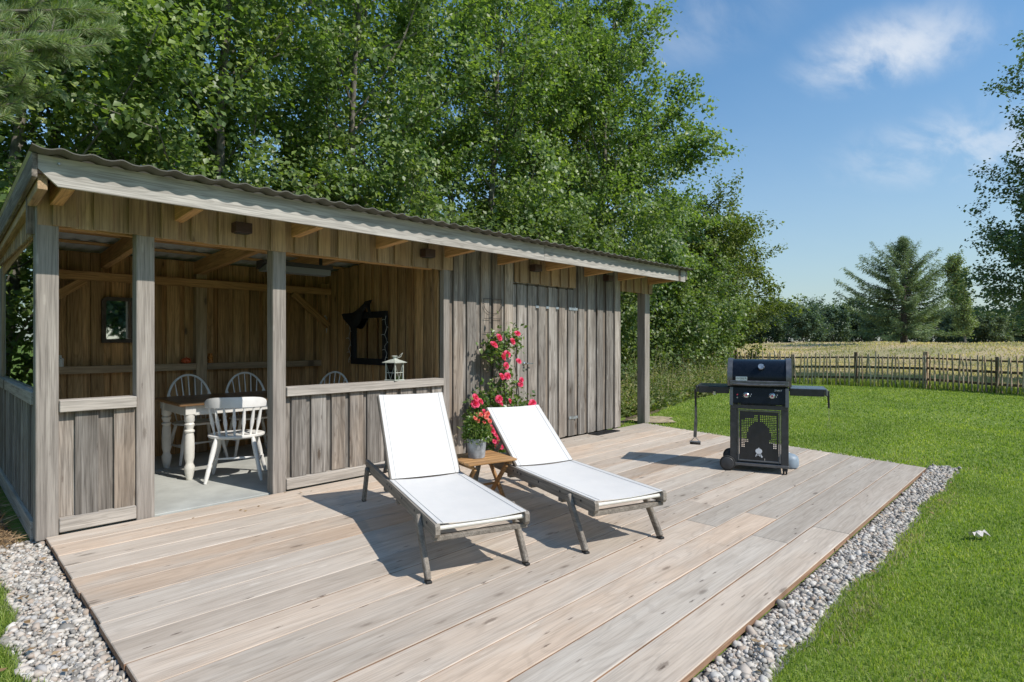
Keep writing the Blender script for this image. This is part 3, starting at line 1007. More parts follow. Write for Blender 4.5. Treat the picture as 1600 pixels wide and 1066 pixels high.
# back wall, partition, far end wall
cladding(0.66, 4.06, BY, -0.03, roof_z(BY) + 0.0, MAT['inner'], 0.125, 0.19, 'wall_board', 0.0, 'x', out=-1)
cladding(4.06, 7.62, BY, -0.05, roof_z(BY), MAT['inner'], 0.15, 0.297, 'wall_board', 0.0, 'x', out=1)
cladding(5.14, BY - 0.01, 4.05, -0.03, lambda y: roof_z(y) - 0.0, MAT['inner'], 0.115, 0.178, 'wall_board', 0.0, 'y', out=-1)
cladding(5.1, BY, X1, -0.03, lambda y: roof_z(y), MAT['wall'], 0.15, 0.216, 'wall_board', 0.0, 'y', out=1)

# rafters, purlins
for rx in (0.655, 1.42, 2.37, 3.25, 4.12, 4.97, 5.85, 6.72, 7.58, 8.45):
    beam('rafter', MAT['pine'], shed, (rx, 4.60, roof_z(4.60) - 0.082), (rx, 8.1, roof_z(8.1) - 0.082), 0.07, 0.164, base=SB)
for py_ in (4.75, 5.25, 5.75, 6.25, 6.75, 7.25, 7.95):
    z = roof_z(py_) + 0.0135
    beam('purlin', MAT['pine'], shed, (0.50, py_, z), (8.76, py_, z), 0.06, 0.026, base=SB)

# corrugated sheets
PER = 0.157
under = MAT['roof']
MAT['under'] = plain('sheet_underside', (0.6, 0.64, 0.66), 0.7, nz=0.08)


def roof_sheet(x0, x1, lift):
    nx = int((x1 - x0) / PER * 12); ys = [4.455, 4.6, 5.5, 6.5, 7.5, 8.22]
    vs = []; fs = []; mi = []
    t = 0.007
    for side in (0, 1):
        for j, y in enumerate(ys):
            for i in range(nx + 1):
                x = x0 + (x1 - x0) * i / nx
                ph = 2 * math.pi * (x - 0.608) / PER
                z = roof_z(y) + 0.0365 + 0.018 * (0.5 + 0.5 * math.cos(ph)) ** 1.5 + lift - (t if side else 0)
                vs.append((x - SB[0], y - SB[1], z))
    n1 = (nx + 1) * len(ys)
    for j in range(len(ys) - 1):
        for i in range(nx):
            a = j * (nx + 1) + i
            fs.append((a, a + 1, a + nx + 2, a + nx + 1)); mi.append(0)
            a += n1
            fs.append((a, a + nx + 1, a + nx + 2, a + 1)); mi.append(1 if j else 0)
    for i in range(nx):
        fs.append((i, n1 + i, n1 + i + 1, i + 1)); mi.append(0)
        a = (len(ys) - 1) * (nx + 1) + i
        fs.append((a, a + 1, n1 + a + 1, n1 + a)); mi.append(0)
    me = bpy.data.meshes.new('roof_sheet'); me.from_pydata(vs, [], fs)
    me.materials.append(MAT['roof']); me.materials.append(MAT['under'])
    me.polygons.foreach_set('material_index', mi)
    me.polygons.foreach_set('use_smooth', [True] * len(fs)); me.set_sharp_from_angle(angle=R_(50))
    put('roof_sheet', me, shed)


xs = 0.462
k = 0
while xs < 8.78:
    xe = min(xs + PER * 7, 8.83)
    roof_sheet(xs - (PER * 0.45 if k else 0), xe, 0.003 if k % 2 else 0.0)
    xs = xe; k += 1
    if 8.83 - xs < 0.1: break


# fascia in two lengths, with the bevelled left end; barge boards
def fascia(x0, x1, bevel0=0.0, bevel1=0.0):
    cx = (x0 + x1) / 2
    z0, z1 = 2.322, 2.503
    pts = [(x0 - cx, z1), (x0 - cx, z1 - 0.085), (x0 - cx + bevel0, z0), (x1 - cx - bevel1, z0), (x1 - cx, z1 - 0.09), (x1 - cx, z1)]
    pts = [(p[0], p[1] - 2.41) for p in pts]
    mb = MB(); mb.prism(pts, 'Y', -0.014, 0.014)
    mb.build('fascia', MAT['fascia'], shed, (cx - SB[0], 4.585 - SB[1], 2.41), smooth=0)


fascia(0.502, 5.243, 0.10)
fascia(5.247, 8.79, 0.0, 0.02)
for bx in (0.486, 8.806):
    beam('barge_board', MAT['wall'], shed, (bx, 4.56, roof_z(4.56) - 0.045), (bx, 8.15, roof_z(8.15) - 0.045), 0.028, 0.15, base=SB)
beam('barge_rail', MAT['apron'], shed, (0.53, 4.61, roof_z(4.6) - 0.13), (0.53, 8.12, roof_z(8.1) - 0.13), 0.05, 0.1, base=SB)
mb = MB()                                                           # bolt with a rust run on the fascia
mb.lathe([(0.009, 0), (0.009, 0.6), (0.005, 1)], (0, 0, 0), (0, -0.016, 0), 8)
mb.build('bolt', MAT['galv'], shed, (0.605 - SB[0], 4.57 - SB[1], 2.462))

# square brown lamps on the apron
for lx, lab in ((1.87, 'small square brown wall lamp on the apron left of the second bay'), (3.805, 'small square brown wall lamp on the apron over the low wall'),
           (5.545, 'small square brown wall lamp above the shed door'), (7.21, 'small square brown wall lamp at the far right of the shed wall')):
    mb = MB(); mb.box((0, 0, 0), (0.135, 0.1, 0.085), 0.004)
    mb.box((0, -0.0, -0.0445), (0.1, 0.07, 0.006), 0.001, mi=1)
    mb.box((0, 0.056, 0), (0.09, 0.012, 0.06), 0.001)
    o = mb.build('wall_lamp', [MAT['lamp_brown'], MAT['black_metal']], None, (lx, FY - 0.0895 + (0.03 if lx > 7 else 0.0), 2.292))
    tag(o, lab, 'lamp', 'square lamps under the eaves')

# ------------------------------------------------------------------ loungers
LW, ZR, HR, AH, LB_, AF, AR, LL = 0.58, 0.342, 0.075, 1.121, 0.72, 0.081, 1.90, 1.92


def make_lounger(x, y, head, th, label):
    """local x runs from the foot end to the head end, local y from right rail (0) to left (LW)..."""
    t = thing('sun_lounger', (x, y, 0), label, 'sun lounger', 'white sling sun loungers on the deck', rz=head)
    # local: +x toward head, -y to the viewer's right
    G = MAT['teak_grey']
    for s in (0, 1):
        yy = -0.014 if s == 0 else -LW + 0.014
        mb = MB()
        prof = [(0.012, ZR - HR), (LL - 0.06, ZR - HR), (LL, ZR - HR + 0.035), (LL, ZR), (0.012, ZR), (0.0, ZR - 0.012), (0.0, ZR - HR + 0.02)]
        mb.prism([(p[0] - LL / 2, p[1] - ZR) for p in prof], 'Y', -0.014, 0.014)
        r = mb.build('side_rail', G, t, (LL / 2, yy, ZR), smooth=0)
        for bx in (0.16, 0.42, 0.72, 1.0, 1.06, 1.13):              # dark bolt heads
            m2 = MB(); so = 1 if s == 0 else -1
            m2.lathe([(0.008, 0), (0.007, 1)], (0, 0, 0), (0, so * 0.004, 0), 8)
            m2.build('bolt', MAT['black_metal'], r, (bx - LL / 2, so * 0.0135, -0.03))
        so = 0.016 if s == 0 else -LW - 0.016
        for (a0, a1) in ((AF, 0.29), (AR, 1.76)):
            mb = MB()
            mb.bar((a0, 0, 0.012), (a1, 0, ZR - 0.02 if a0 < 1 else ZR - 0.04), 0.03, 0.052, 0.006, up=(1, 0, 0))
            lg = mb.build('leg', G, t, (0, so, 0))
            m2 = MB(); m2.box((a0, so, 0.0075), (0.05, 0.032, 0.015), 0.003)
            m2.build('leg_foot', MAT['rubber'], lg, (0, -so, 0))
    for a in (0.055, 0.42, 0.86, 1.22):                               # cross slats under the rails
        mb = MB(); mb.box((0, 0, 0), (0.05, LW - 0.0, 0.026), 0.003, Matrix.Identity(3))
        o = mb.build('cross_slat', G, t, (a, -LW / 2, ZR - HR - 0.0135))
    mb = MB(); mb.box((0, 0, 0), (0.045, LW - 0.06, 0.028), 0.004); mb.build('cross_slat', G, t, (LL - 0.05, -LW / 2, ZR - 0.055))
    mb = MB()
    mb.tube([(0.035, -0.03, ZR - 0.03), (0.035, -LW + 0.03, ZR - 0.03)], 0.013, 10)
    mb.build('foot_bar', MAT['cream_paint'], t)
    # seat sling, sagging a little
    def sling(name, L, parent, loc, rot, sag, w):
        nx, ny = 14, 12; vs = []; fs = []
        for sd in (0, 1):
            for i in range(nx + 1):
                for j in range(ny + 1):
                    u = i / nx; v = j / ny
                    z = -sag * (1 - (2 * v - 1) ** 2) * (0.55 + 0.45 * math.sin(math.pi * u)) - (0.004 if sd else 0)
                    vs.append((u * L, -w * v + w / 2, z))
        n1 = (nx + 1) * (ny + 1)
        for i in range(nx):
            for j in range(ny):
                a = i * (ny + 1) + j
                fs.append((a, a + 1, a + ny + 2, a + ny + 1)); fs.append((n1 + a, n1 + a + ny + 1, n1 + a + ny + 2, n1 + a + 1))
        ring = [i * (ny + 1) for i in range(nx + 1)] + [nx * (ny + 1) + j for j in range(1, ny + 1)] + [i * (ny + 1) + ny for i in range(nx - 1, -1, -1)] + [j for j in range(ny - 1, 0, -1)]
        for i in range(len(ring)):
            a, b2 = ring[i], ring[(i + 1) % len(ring)]
            fs.append((a, n1 + a, n1 + b2, b2))
        mb = MB(); mb.add(vs, fs)
        sl_ = mb.build(name, MAT['sling'], parent, loc, rot, smooth=60)
        for sy in (-1, 1):                                            # stitched hems along both sides
            m2 = MB(); vv = 0.055 / w
            m2.tube([(L * i / 10, sy * (w / 2 - 0.055 * 0.6), -sag * (1 - (1 - 1.2 * vv) ** 2) * (0.55 + 0.45 * math.sin(math.pi * i / 10)) + 0.0008) for i in range(11)], 0.0022, 5)
            m2.build('seam', MAT['seam'], sl_)
        return sl_
    sling('seat_sling', AH - 0.02, t, (0.02, -LW / 2, ZR + 0.004), None, 0.022, LW - 0.03)
    # backrest: a frame of two stiles and two rails, sling, props
    fb = MB()
    ww = LW - 0.07
    for s in (-1, 1): fb.box((LB_ / 2, s * (ww / 2 + 0.004), -0.012), (LB_, 0.026, 0.04), 0.005)
    for a in (0.02, LB_ - 0.02): fb.box((a, 0, -0.016), (0.035, ww, 0.026), 0.004)
    back = fb.build('backrest_frame', G, t, (AH, -LW / 2, ZR), (0, -th, 0))
    sling('back_sling', LB_ - 0.01, back, (0.004, 0, 0.012), None, 0.018, ww + 0.012)
    px_, pz_ = AH + 0.42 * math.cos(th), ZR + 0.42 * math.sin(th)
    for s in (-1, 1):
        mb = MB(); mb.bar((px_, -LW / 2 + s * 0.19, pz_ - 0.03), (AH + 0.52 + 0.12 * (th < 0.8), -LW / 2 + s * 0.19, ZR - HR + 0.02), 0.022, 0.034, 0.004, up=(1, 0, 0))
        mb.build('prop', G, t)
    return t


make_lounger(1.965, 2.499, R_(69.7), R_(53.8), 'white sling sun lounger with steeply raised backrest in front of the low shed wall')
make_lounger(2.943, 2.142, R_(71.0), R_(34.6), 'white sling sun lounger with low reclined backrest, the one nearer the grill')

# ------------------------------------------------------------------ stool and potted plant
# small folding teak table between the loungers
tb = thing('side_table', (3.12, 3.39, 0), 'small folding teak side table between the two sun loungers', 'side table', rz=R_(-13))
TZ = 0.425
for i in range(5):
    board('slat', MAT['teak'], tb, (0, -0.166 + i * 0.083, TZ - 0.009), 0.43, 0.078, 0.018, 'X', 'Z', 0.004)
for s in (-1, 1): board('end_rail', MAT['teak'], tb, (s * 0.17, 0, TZ - 0.0325), 0.36, 0.03, 0.028, 'Y', 'Z', 0.003)
for s in (-1, 1):
    for q, off in ((1, 0.0), (-1, 0.024 * s)):
        mb = MB(); mb.bar((s * 0.165 - off, -q * 0.16, 0.008), (s * 0.165 - off, q * 0.16, TZ - 0.05), 0.036, 0.022, 0.004, up=(1, 0, 0))
        mb.build('leg', MAT['teak'], tb)
mb = MB(); mb.tube([(-0.16, 0, 0.2), (0.16, 0, 0.2)], 0.009, 8); mb.build('stretcher', MAT['teak'], tb)

# rose blooms: cupped petals in rings


def bloom_mesh(name, r, material, rings=((0.25, 3, 1.25), (0.55, 5, 0.85), (0.85, 6, 0.45), (1.0, 6, 0.1))):
    V = []; F = []
    for (rad_, n, up) in rings:
        for k in range(n):
            a = 2 * math.pi * (k + random.random() * 0.4) / n + rad_ * 2
            ca, sa = math.cos(a), math.sin(a); hw = rad_ * 1.0 + 0.12
            c = len(V)
            for (o_, z, w) in ((0.06, 0.0, 0.12), (rad_ * 0.55, 0.25 + up * 0.25, hw * 0.8), (rad_ * 0.98, 0.2 + up * 0.6 + random.uniform(-0.06, 0.06), hw * 0.55)):
                for sd in (-1, 1):
                    V.append(((ca * o_ - sa * w * sd * 0.6) * r, (sa * o_ + ca * w * sd * 0.6) * r, z * r * 0.9))
            F += [(c, c + 1, c + 3, c + 2), (c + 2, c + 3, c + 5, c + 4)]
    me = bpy.data.meshes.new(name); me.from_pydata(V, [], F); me.materials.append(material)
    me.polygons.foreach_set('use_smooth', [True] * len(F)); me.update()
    return me


BL = [bloom_mesh('rose_bloom', 1.0, MAT['petal']) for _ in range(4)]
BR = [bloom_mesh('flower', 1.0, MAT['petal_red']) for _ in range(3)]


def place_bloom(name, mesh, parent, p, r, facing=(0, -1, 0.35)):
    o = put(name, mesh, parent, p)
    f = Vector(facing) + Vector((random.uniform(-.5, .5), random.uniform(-.2, .3), random.uniform(-.2, .5)))
    o.rotation_euler = f.to_track_quat('Z', 'Y').to_euler(); o.scale = (r, r, r)
    return o


pp = thing('potted_plant', (3.085, 3.40, TZ + 0.0), 'grey zinc pot with red flowers and fine green leaves standing on the teak side table', 'potted plant')
mb = MB()
mb.lathe([(0.062, 0), (0.066, 0.02), (0.079, 0.93), (0.083, 0.94), (0.083, 1.0), (0.077, 1.0), (0.074, 0.9), (0.072, 0.88)], (0, 0, 0), (0, 0, 0.155), 28)
mb.build('pot', MAT['terracotta'], pp)
n = 1500
th_ = rng.uniform(0, 2 * np.pi, n); rr = np.sqrt(rng.uniform(0, 1, n)); hh = rng.uniform(0, 1, n)
Rr = 0.108 * np.sqrt(np.clip(1 - (hh - 0.4) ** 2 / 0.5, 0.05, 1))
P_ = np.stack([rr * Rr * np.cos(th_), rr * Rr * np.sin(th_), 0.125 + hh * 0.19], 1)
D_ = np.stack([np.cos(th_) * 0.7, np.sin(th_) * 0.7, rng.uniform(-0.2, 0.9, n)], 1) + rng.normal(0, 0.35, (n, 3))
V_, F_ = leaf_arrays(P_, D_, rng.normal(0, 0.5, (n, 3)) + [0, -0.2, 0.9], rng.uniform(0.018, 0.04, n), 0.24)
put('foliage', np_mesh('foliage', V_, F_, MAT['rose_leaf']), pp)
for (dx, dz, r) in ((-0.035, 0.30, 0.022), (0.02, 0.325, 0.022), (0.055, 0.29, 0.022), (-0.01, 0.345, 0.02), (0.045, 0.35, 0.021), (-0.06, 0.32, 0.018), (0.075, 0.335, 0.02), (0.01, 0.285, 0.018)):
    place_bloom('flower', random.choice(BR), pp, (dx, -0.06 + random.uniform(-.03, .03), dz), r)

# climbing rose on the wall
cr = thing('climbing_rose', (4.9, 4.97, 0), 'climbing pink rose with many blooms trained up the shed wall beside the door', 'rose bush')


def wall_pt(u, v, y):
    d = pixdir(u, v); t = y / d[1]
    return np.array([d[0] * t, y, 1.35 + d[2] * t])


stems = [[(4.95, 4.98, 0.0), (4.93, 4.95, 0.4), (4.85, 4.93, 0.8), (4.95, 4.95, 1.15), (4.85, 4.94, 1.42)],
         [(4.95, 4.98, 0.0), (5.0, 4.92, 0.35), (5.15, 4.9, 0.7), (5.1, 4.93, 1.1), (5.2, 4.93, 1.44)],
         [(4.95, 4.98, 0.0), (4.75, 4.85, 0.3), (4.6, 4.78, 0.55), (4.5, 4.72, 0.62)],
         [(4.95, 4.98, 0.0), (5.1, 4.85, 0.3), (5.3, 4.8, 0.5), (5.48, 4.8, 0.52)],
         [(4.95, 4.98, 0.0), (4.85, 4.7, 0.25), (4.75, 4.5, 0.3)],
         [(4.88, 4.93, 0.9), (4.72, 4.88, 1.15), (4.62, 4.86, 1.25)]]
mb = MB()
for s_ in stems: mb.tube([(p[0] - 4.9, p[1] - 4.97, p[2]) for p in s_], [0.011 - 0.0018 * i for i in range(len(s_))], 6)
mb.build('stem', MAT['bark_dark'], cr)
clus = [(790, 533, 0.15, 130), (775, 548, 0.13, 120), (768, 535, 0.1, 70), (803, 525, 0.09, 60), (763, 552, 0.08, 60), (785, 575, 0.10, 70), (790, 592, 0.07, 35), (783, 605, 0.08, 35),
        (787, 617, 0.09, 45), (805, 598, 0.06, 25), (770, 625, 0.13, 110), (790, 630, 0.15, 130), (808, 632, 0.12, 90), (823, 632, 0.1, 60), (755, 632, 0.12, 90),
        (742, 640, 0.12, 90), (738, 655, 0.10, 70), (775, 655, 0.16, 150), (775, 685, 0.17, 160), (785, 700, 0.14, 120), (765, 670, 0.14, 100), (748, 615, 0.06, 25), (770, 600, 0.05, 15), (812, 545, 0.05, 14)]
PP = []
for (u, v, r, n) in clus:
    c = wall_pt(u, v, 4.9)
    q = rng.normal(0, 1, (n, 3)) * [r * 0.62, r * 0.45, r * 0.62] + c
    q[:, 1] = np.minimum(q[:, 1], 5.0)
    PP.append(q)
P_ = np.concatenate(PP) - [4.9, 4.97, 0]; n = len(P_)
P_[:, 2] = np.maximum(P_[:, 2], 0.03)
D_ = rng.normal(0, 1, (n, 3)) + [0, -0.5, -0.1]
V_, F_ = leaf_arrays(P_, D_, rng.normal(0, 0.5, (n, 3)) + [0.1, -0.7, 0.7], rng.uniform(0.035, 0.07, n), 0.36)
put('foliage', np_mesh('foliage', V_, F_, MAT['rose_leaf']), cr)
for (u, v, r) in ((779, 528, 8), (771, 540, 9), (800, 534, 7.5), (808, 522, 7), (785, 558, 9), (792, 554, 8), (790, 572, 7.5), (810, 565, 6.5), (783, 589, 7.5), (792, 588, 7.5), (814, 594, 6), (813, 601, 6),
                  (742, 622, 8), (742, 632, 9), (750, 628, 7), (779, 624, 8), (781, 631, 7), (796, 627, 5.5), (832, 630, 8), (828, 633, 6), (756, 645, 7), (746, 650, 5.5), (757, 655, 5.5),
                  (770, 674, 6), (774, 679, 7), (779, 686, 7.5), (778, 696, 8), (783, 699, 6), (768, 668, 6), (777, 668, 5), (772, 690, 5)):
    c = wall_pt(u, v, 4.80) - np.array([4.9, 4.97, 0])
    place_bloom('rose_bloom', random.choice(BL), cr, tuple(c), r / 900 * 6.9 * 0.8)

# wire trellis hoop above the rose
mb = MB()
for x in (4.69, 4.84, 4.99): mb.tube([(x, FY - 0.02, 0.9), (x, FY - 0.02, 1.86)], 0.0035, 5)
for z in (1.62, 1.45, 1.86): mb.tube([(4.69, FY - 0.02, z), (4.99, FY - 0.02, z)], 0.003, 5)
mb.tube([(4.84 + 0.15 * math.cos(t), FY - 0.02, 1.80 + 0.12 * math.sin(t)) for t in np.linspace(math.pi, 2 * math.pi, 12)], 0.003, 5)
for x in (4.69, 4.99): mb.tube([(x, FY - 0.02, 1.8), (x, FY + 0.008, 1.8)], 0.003, 5)
o = mb.build('wire_trellis', MAT['black_metal']); tag(o, 'thin dark wire trellis fixed to the shed boards above the climbing rose', 'trellis')

# black grate laid on the boards, standing in for a dark drain cut-out
dg = thing('drain_cutout_grate', (7.02, 4.94, 0.0), 'small black grate on the deck standing in for a dark drain cut-out', 'drain')
mb = MB()
for s in (-1, 1): mb.box((0, s * 0.08, 0.006), (0.56, 0.015, 0.012), 0.002); mb.box((s * 0.28, 0, 0.006), (0.015, 0.145, 0.012), 0.002)
mb.box((0, 0, 0.0015), (0.54, 0.145, 0.003), 0.0)  # black sheet on top of the boards paints the darkness of the recess
mb.build('frame', MAT['black'], dg)
for i in range(9):
    mb = MB(); mb.box((-0.24 + i * 0.06, 0, 0.006), (0.018, 0.14, 0.008), 0.001); mb.build('bar', MAT['dark_grey'], dg)

# ------------------------------------------------------------------ grill
gr = thing('gas_grill', (6.2236, 2.392, 0), 'black gas grill with closed navy lid and two folded-out side shelves on the deck', 'grill', rz=R_(-70))
GF = -0.25
# lid: curved hood extruded across, with cast end caps
prof = [(-0.262, 0.935), (-0.262, 0.985), (-0.245, 1.05), (-0.205, 1.105), (-0.14, 1.143), (-0.05, 1.158), (0.06, 1.155), (0.15, 1.125), (0.215, 1.06), (0.24, 0.985), (0.24, 0.905), (-0.245, 0.905)]
mb = MB(); mb.prism([(p[0], p[1] - 1.0) for p in prof], 'X', -0.252, 0.252)
lid = mb.build('lid', MAT['enamel'], gr, (0, 0, 1.0), smooth=40)
cap = [(p[0] * 1.035 - 0.002, 1.0 + (p[1] - 1.0) * 1.05 + 0.004) for p in prof[:-1]] + [(-0.25, 0.885)]
for s in (-1, 1):
    mb = MB(); mb.prism([(p[0], p[1] - 1.0) for p in cap], 'X', min(s * 0.2525, s * 0.302), max(s * 0.2525, s * 0.302))
    mb.build('end_cap', MAT['grey_metal'], lid, (0, 0, 0), smooth=40)
mb = MB(); mb.box((0, -0.268, 0.918 - 1.0), (0.56, 0.02, 0.05), 0.008); mb.build('front_trim', MAT['grey_metal'], lid)
mb = MB()
mb.tube([(-0.24, -0.315, 0.912 - 1.0), (-0.1, -0.322, 0.905 - 1.0), (0.1, -0.322, 0.905 - 1.0), (0.24, -0.315, 0.912 - 1.0)], 0.011, 10)
for s in (-1, 1): mb.tube([(s * 0.235, -0.27, 0.915 - 1.0), (s * 0.235, -0.316, 0.912 - 1.0)], 0.008, 8)
mb.build('handle', MAT['grey_metal'], lid)
mb = MB()
mb.lathe([(0.03, 0), (0.034, 0.3), (0.034, 0.7), (0.028, 1)], (0.02, -0.228, 1.075 - 1.0), (0.02, -0.262, 1.092 - 1.0), 20)
thm = mb.build('thermometer', MAT['steel'], lid)
mb = MB(); mb.lathe([(0.026, 0), (0.026, 1)], (0.02, -0.262, 1.0915 - 1.0), (0.02, -0.2645, 1.0925 - 1.0), 20); mb.build('dial', MAT['galv'], thm)


def text_mesh(name, body, size, material, parent, loc, rot, shear=0.0, depth=0.0008, spacing=1.0):
    cu = bpy.data.curves.new(name, 'FONT'); cu.body = body; cu.size = size; cu.extrude = depth; cu.shear = shear
    cu.align_x = 'CENTER'; cu.align_y = 'CENTER'; cu.space_character = spacing
    tmp = bpy.data.objects.new(name + '_tmp', cu); COL.objects.link(tmp)
    dgph = bpy.context.evaluated_depsgraph_get()
    me = bpy.data.meshes.new_from_object(tmp.evaluated_get(dgph)); me.name = name
    bpy.data.objects.remove(tmp); bpy.data.curves.remove(cu)
    me.materials.clear(); me.materials.append(material)
    return put(name, me, parent, loc, rot)


mb = MB(); mb.box((0, 0, 0), (0.112, 0.006, 0.042), 0.002)
bd = mb.build('badge', MAT['steel'], lid, (-0.165, -0.2635, 0.962 - 1.0), (R_(-4), 0, 0))
text_mesh('lettering', 'WEBER', 0.032, MAT['black_metal'], bd, (0, -0.0035, 0), (R_(90), 0, 0))
# firebox and control panel
mb = MB(); mb.prism([(-0.215, 0.895), (0.225, 0.895), (0.2, 0.73), (-0.19, 0.73)], 'X', -0.27, 0.27)
mb.build('firebox', MAT['black_metal'], gr, smooth=0)
mb = MB(); mb.prism([(-0.255, 0.868), (-0.225, 0.868), (-0.225, 0.70), (-0.272, 0.70), (-0.272, 0.715)], 'X', -0.245, 0.245)
cp = mb.build('control_panel', MAT['enamel'], gr, (0, 0, 0), smooth=0)
for s in (-1, 1):
    mb = MB(); mb.prism([(-0.268, 0.872), (-0.2, 0.872), (-0.2, 0.685), (-0.29, 0.685), (-0.286, 0.72)], 'X', min(s * 0.246, s * 0.278), max(s * 0.246, s * 0.278))
    mb.build('panel_end', MAT['grey_metal'], cp, smooth=0)
mb = MB(); mb.box((0, -0.245, 0.672), (0.54, 0.03, 0.045), 0.003); mb.build('panel_trim', MAT['dark_grey'], cp)
for kx in (-0.118, 0.125):
    c0 = Vector((kx, -0.262, 0.792)); d0 = Vector((0, -1, 0.06)).normalized()
    mb = MB()
    mb.lathe([(0.031, 0), (0.031, 0.12), (0.025, 0.2), (0.022, 0.9), (0.018, 1)], c0 - d0 * 0.004, c0 + d0 * 0.034, 20)
    kn = mb.build('knob', MAT['steel'], cp)
    mb = MB(); mb.lathe([(0.011, 0), (0.011, 1)], c0 + d0 * 0.0345, c0 + d0 * 0.036, 14); mb.build('dot', MAT['red'], kn)
    mb = MB(); mb.tube([c0 - d0 * 0.001 + Vector((0.041 * math.cos(t), 0, 0.041 * math.sin(t))) + Vector((0, -0.0025, 0)) for t in np.linspace(R_(200), R_(360), 12)], 0.0022, 5)
    mb.build('dial_mark', MAT['white'], kn)
    mb = MB(); mb.lathe([(0.005, 0), (0.005, 1)], c0 + Vector((0.047, -0.0005, 0.012)), c0 + Vector((0.047, -0.003, 0.012)), 8); mb.build('dial_mark', MAT['white'], kn)
for z, q in ((0.795, 'red'), (0.765, 'galv')):
    mb = MB(); mb.lathe([(0.008, 0), (0.007, 1)], (-0.205, -0.264, z), (-0.205, -0.27, z), 10); mb.build('button', MAT[q], cp)
text_mesh('lettering', 'SPIRIT', 0.026, MAT['white'], cp, (0.178, -0.2595, 0.846), (R_(84), 0, 0), 0.3)
# cart: uprights, rails, door with punched holes
for s in (-1, 1):
    for (y, d) in ((GF + 0.015, 0.03), (0.19, 0.04)):
        mb = MB(); mb.box((s * 0.241, y, 0.378), (0.07 if y < 0 else 0.04, d, 0.60), 0.004); mb.build('upright', MAT['dark_grey'], gr)
    mb = MB(); mb.box((s * 0.268, -0.02, 0.09), (0.02, 0.42, 0.05), 0.003); mb.build('side_rail', MAT['dark_grey'], gr)
mb = MB(); mb.box((0, GF + 0.02, 0.078), (0.56, 0.05, 0.03), 0.004); mb.build('bottom_rail', MAT['grey_metal'], gr)
mb = MB(); mb.box((0, -0.02, 0.098), (0.5, 0.40, 0.008), 0.002); mb.build('bottom_shelf', MAT['black_metal'], gr)
mb = MB(); mb.box((-0.01, 0.02, 0.675), (0.34, 0.3, 0.03), 0.003); mb.build('drip_tray', MAT['grey_metal'], gr)
DX0, DX1, DZ0, DZ1 = -0.2, 0.2, 0.112, 0.642
dv = MB()
nc, nrw = 21, 28
cw = (DX1 - DX0 - 0.03) / nc; chh = (DZ1 - DZ0 - 0.03) / nrw
xs_ = [DX0 + 0.015 + i * cw for i in range(nc + 1)]; zs_ = [DZ0 + 0.015 + i * chh for i in range(nrw + 1)]


def hole(i, j):
    x = (xs_[i] + xs_[i + 1]) / 2 / 0.2; z = ((zs_[j] + zs_[j + 1]) / 2 - DZ0) / (DZ1 - DZ0)
    if abs(x) > 0.86 or z > 0.9 or z < 0.27: return False
    if (x / 0.55) ** 2 + ((z - 0.5) / 0.27) ** 2 < 1.0: return False           # solid round area
    if abs(x) < 0.08: return False
    if abs(x) < 0.62 and z < 0.36: return False
    if x < -0.2 and z > 0.84: return False
    if x < -0.62 and z > 0.8: return False
    return True


yd = 0.0
for i in range(nc):
    for j in range(nrw):
        a, b2, c_, d_ = xs_[i], xs_[i + 1], zs_[j], zs_[j + 1]
        if hole(i, j):
            q = cw * 0.2; r_ = chh * 0.19
            vs = [(a, yd, c_), (b2, yd, c_), (b2, yd, d_), (a, yd, d_), (a + q, yd, c_ + r_), (b2 - q, yd, c_ + r_), (b2 - q, yd, d_ - r_), (a + q, yd, d_ - r_),
                  (a + q, yd + .004, c_ + r_), (b2 - q, yd + .004, c_ + r_), (b2 - q, yd + .004, d_ - r_), (a + q, yd + .004, d_ - r_)]
            dv.add(vs, [(0, 1, 5, 4), (1, 2, 6, 5), (2, 3, 7, 6), (3, 0, 4, 7), (4, 5, 9, 8), (5, 6, 10, 9), (6, 7, 11, 10), (7, 4, 8, 11)])
        else:
            dv.add([(a, yd, c_), (b2, yd, c_), (b2, yd, d_), (a, yd, d_)], [(0, 1, 2, 3)])
gd = dv.build('door', MAT['black_metal'], gr, (0, GF + 0.004, 0), smooth=0)
mb = MB()
for s in (-1, 1): mb.box((s * 0.1955, 0, (DZ0 + DZ1) / 2), (0.014, 0.016, DZ1 - DZ0), 0.003)
for z in (DZ0 + 0.006, DZ1 - 0.006): mb.box((0, 0, z), (0.375, 0.016, 0.014), 0.003)
mb.build('door_frame', MAT['grey_metal'], gd)
# kettle emblem on the door
mb = MB()
pts = [(0.032 * math.cos(t), 0.2225 + 0.026 * math.sin(t) * (1.0 if math.sin(t) > 0 else 1.1)) for t in np.linspace(0, 2 * math.pi, 24, endpoint=False)]
mb.prism(pts, 'Y', -0.0022, -0.0006)
mb.prism([(-0.005, 0.247), (0.005, 0.247), (0.005, 0.256), (-0.005, 0.256)], 'Y', -0.0021, -0.0007)
for (a, b2) in (((-0.016, 0.198), (-0.030, 0.163)), ((0.016, 0.198), (0.030, 0.163)), ((0.0, 0.196), (0.012, 0.166))):
    mb.bar((a[0], -0.0014, a[1]), (b2[0], -0.0014, b2[1]), 0.006, 0.0014, 0.0, up=(0, 1, 0))
mb.prism([(-0.03, 0.178), (0.03, 0.178), (0.03, 0.183), (-0.03, 0.183)], 'Y', -0.0027, -0.0022)
mb.prism([(0.028 + 0.009 * math.cos(t), 0.166 + 0.009 * math.sin(t)) for t in np.linspace(0, 2 * math.pi, 14, endpoint=False)], 'Y', -0.0031, -0.0027)
mb.build('emblem', MAT['white'], gd, smooth=0)
mb = MB(); mb.box((0.055, -0.003, 0.14), (0.006, 0.004, 0.022), 0.001); mb.build('latch', MAT['steel'], gd)
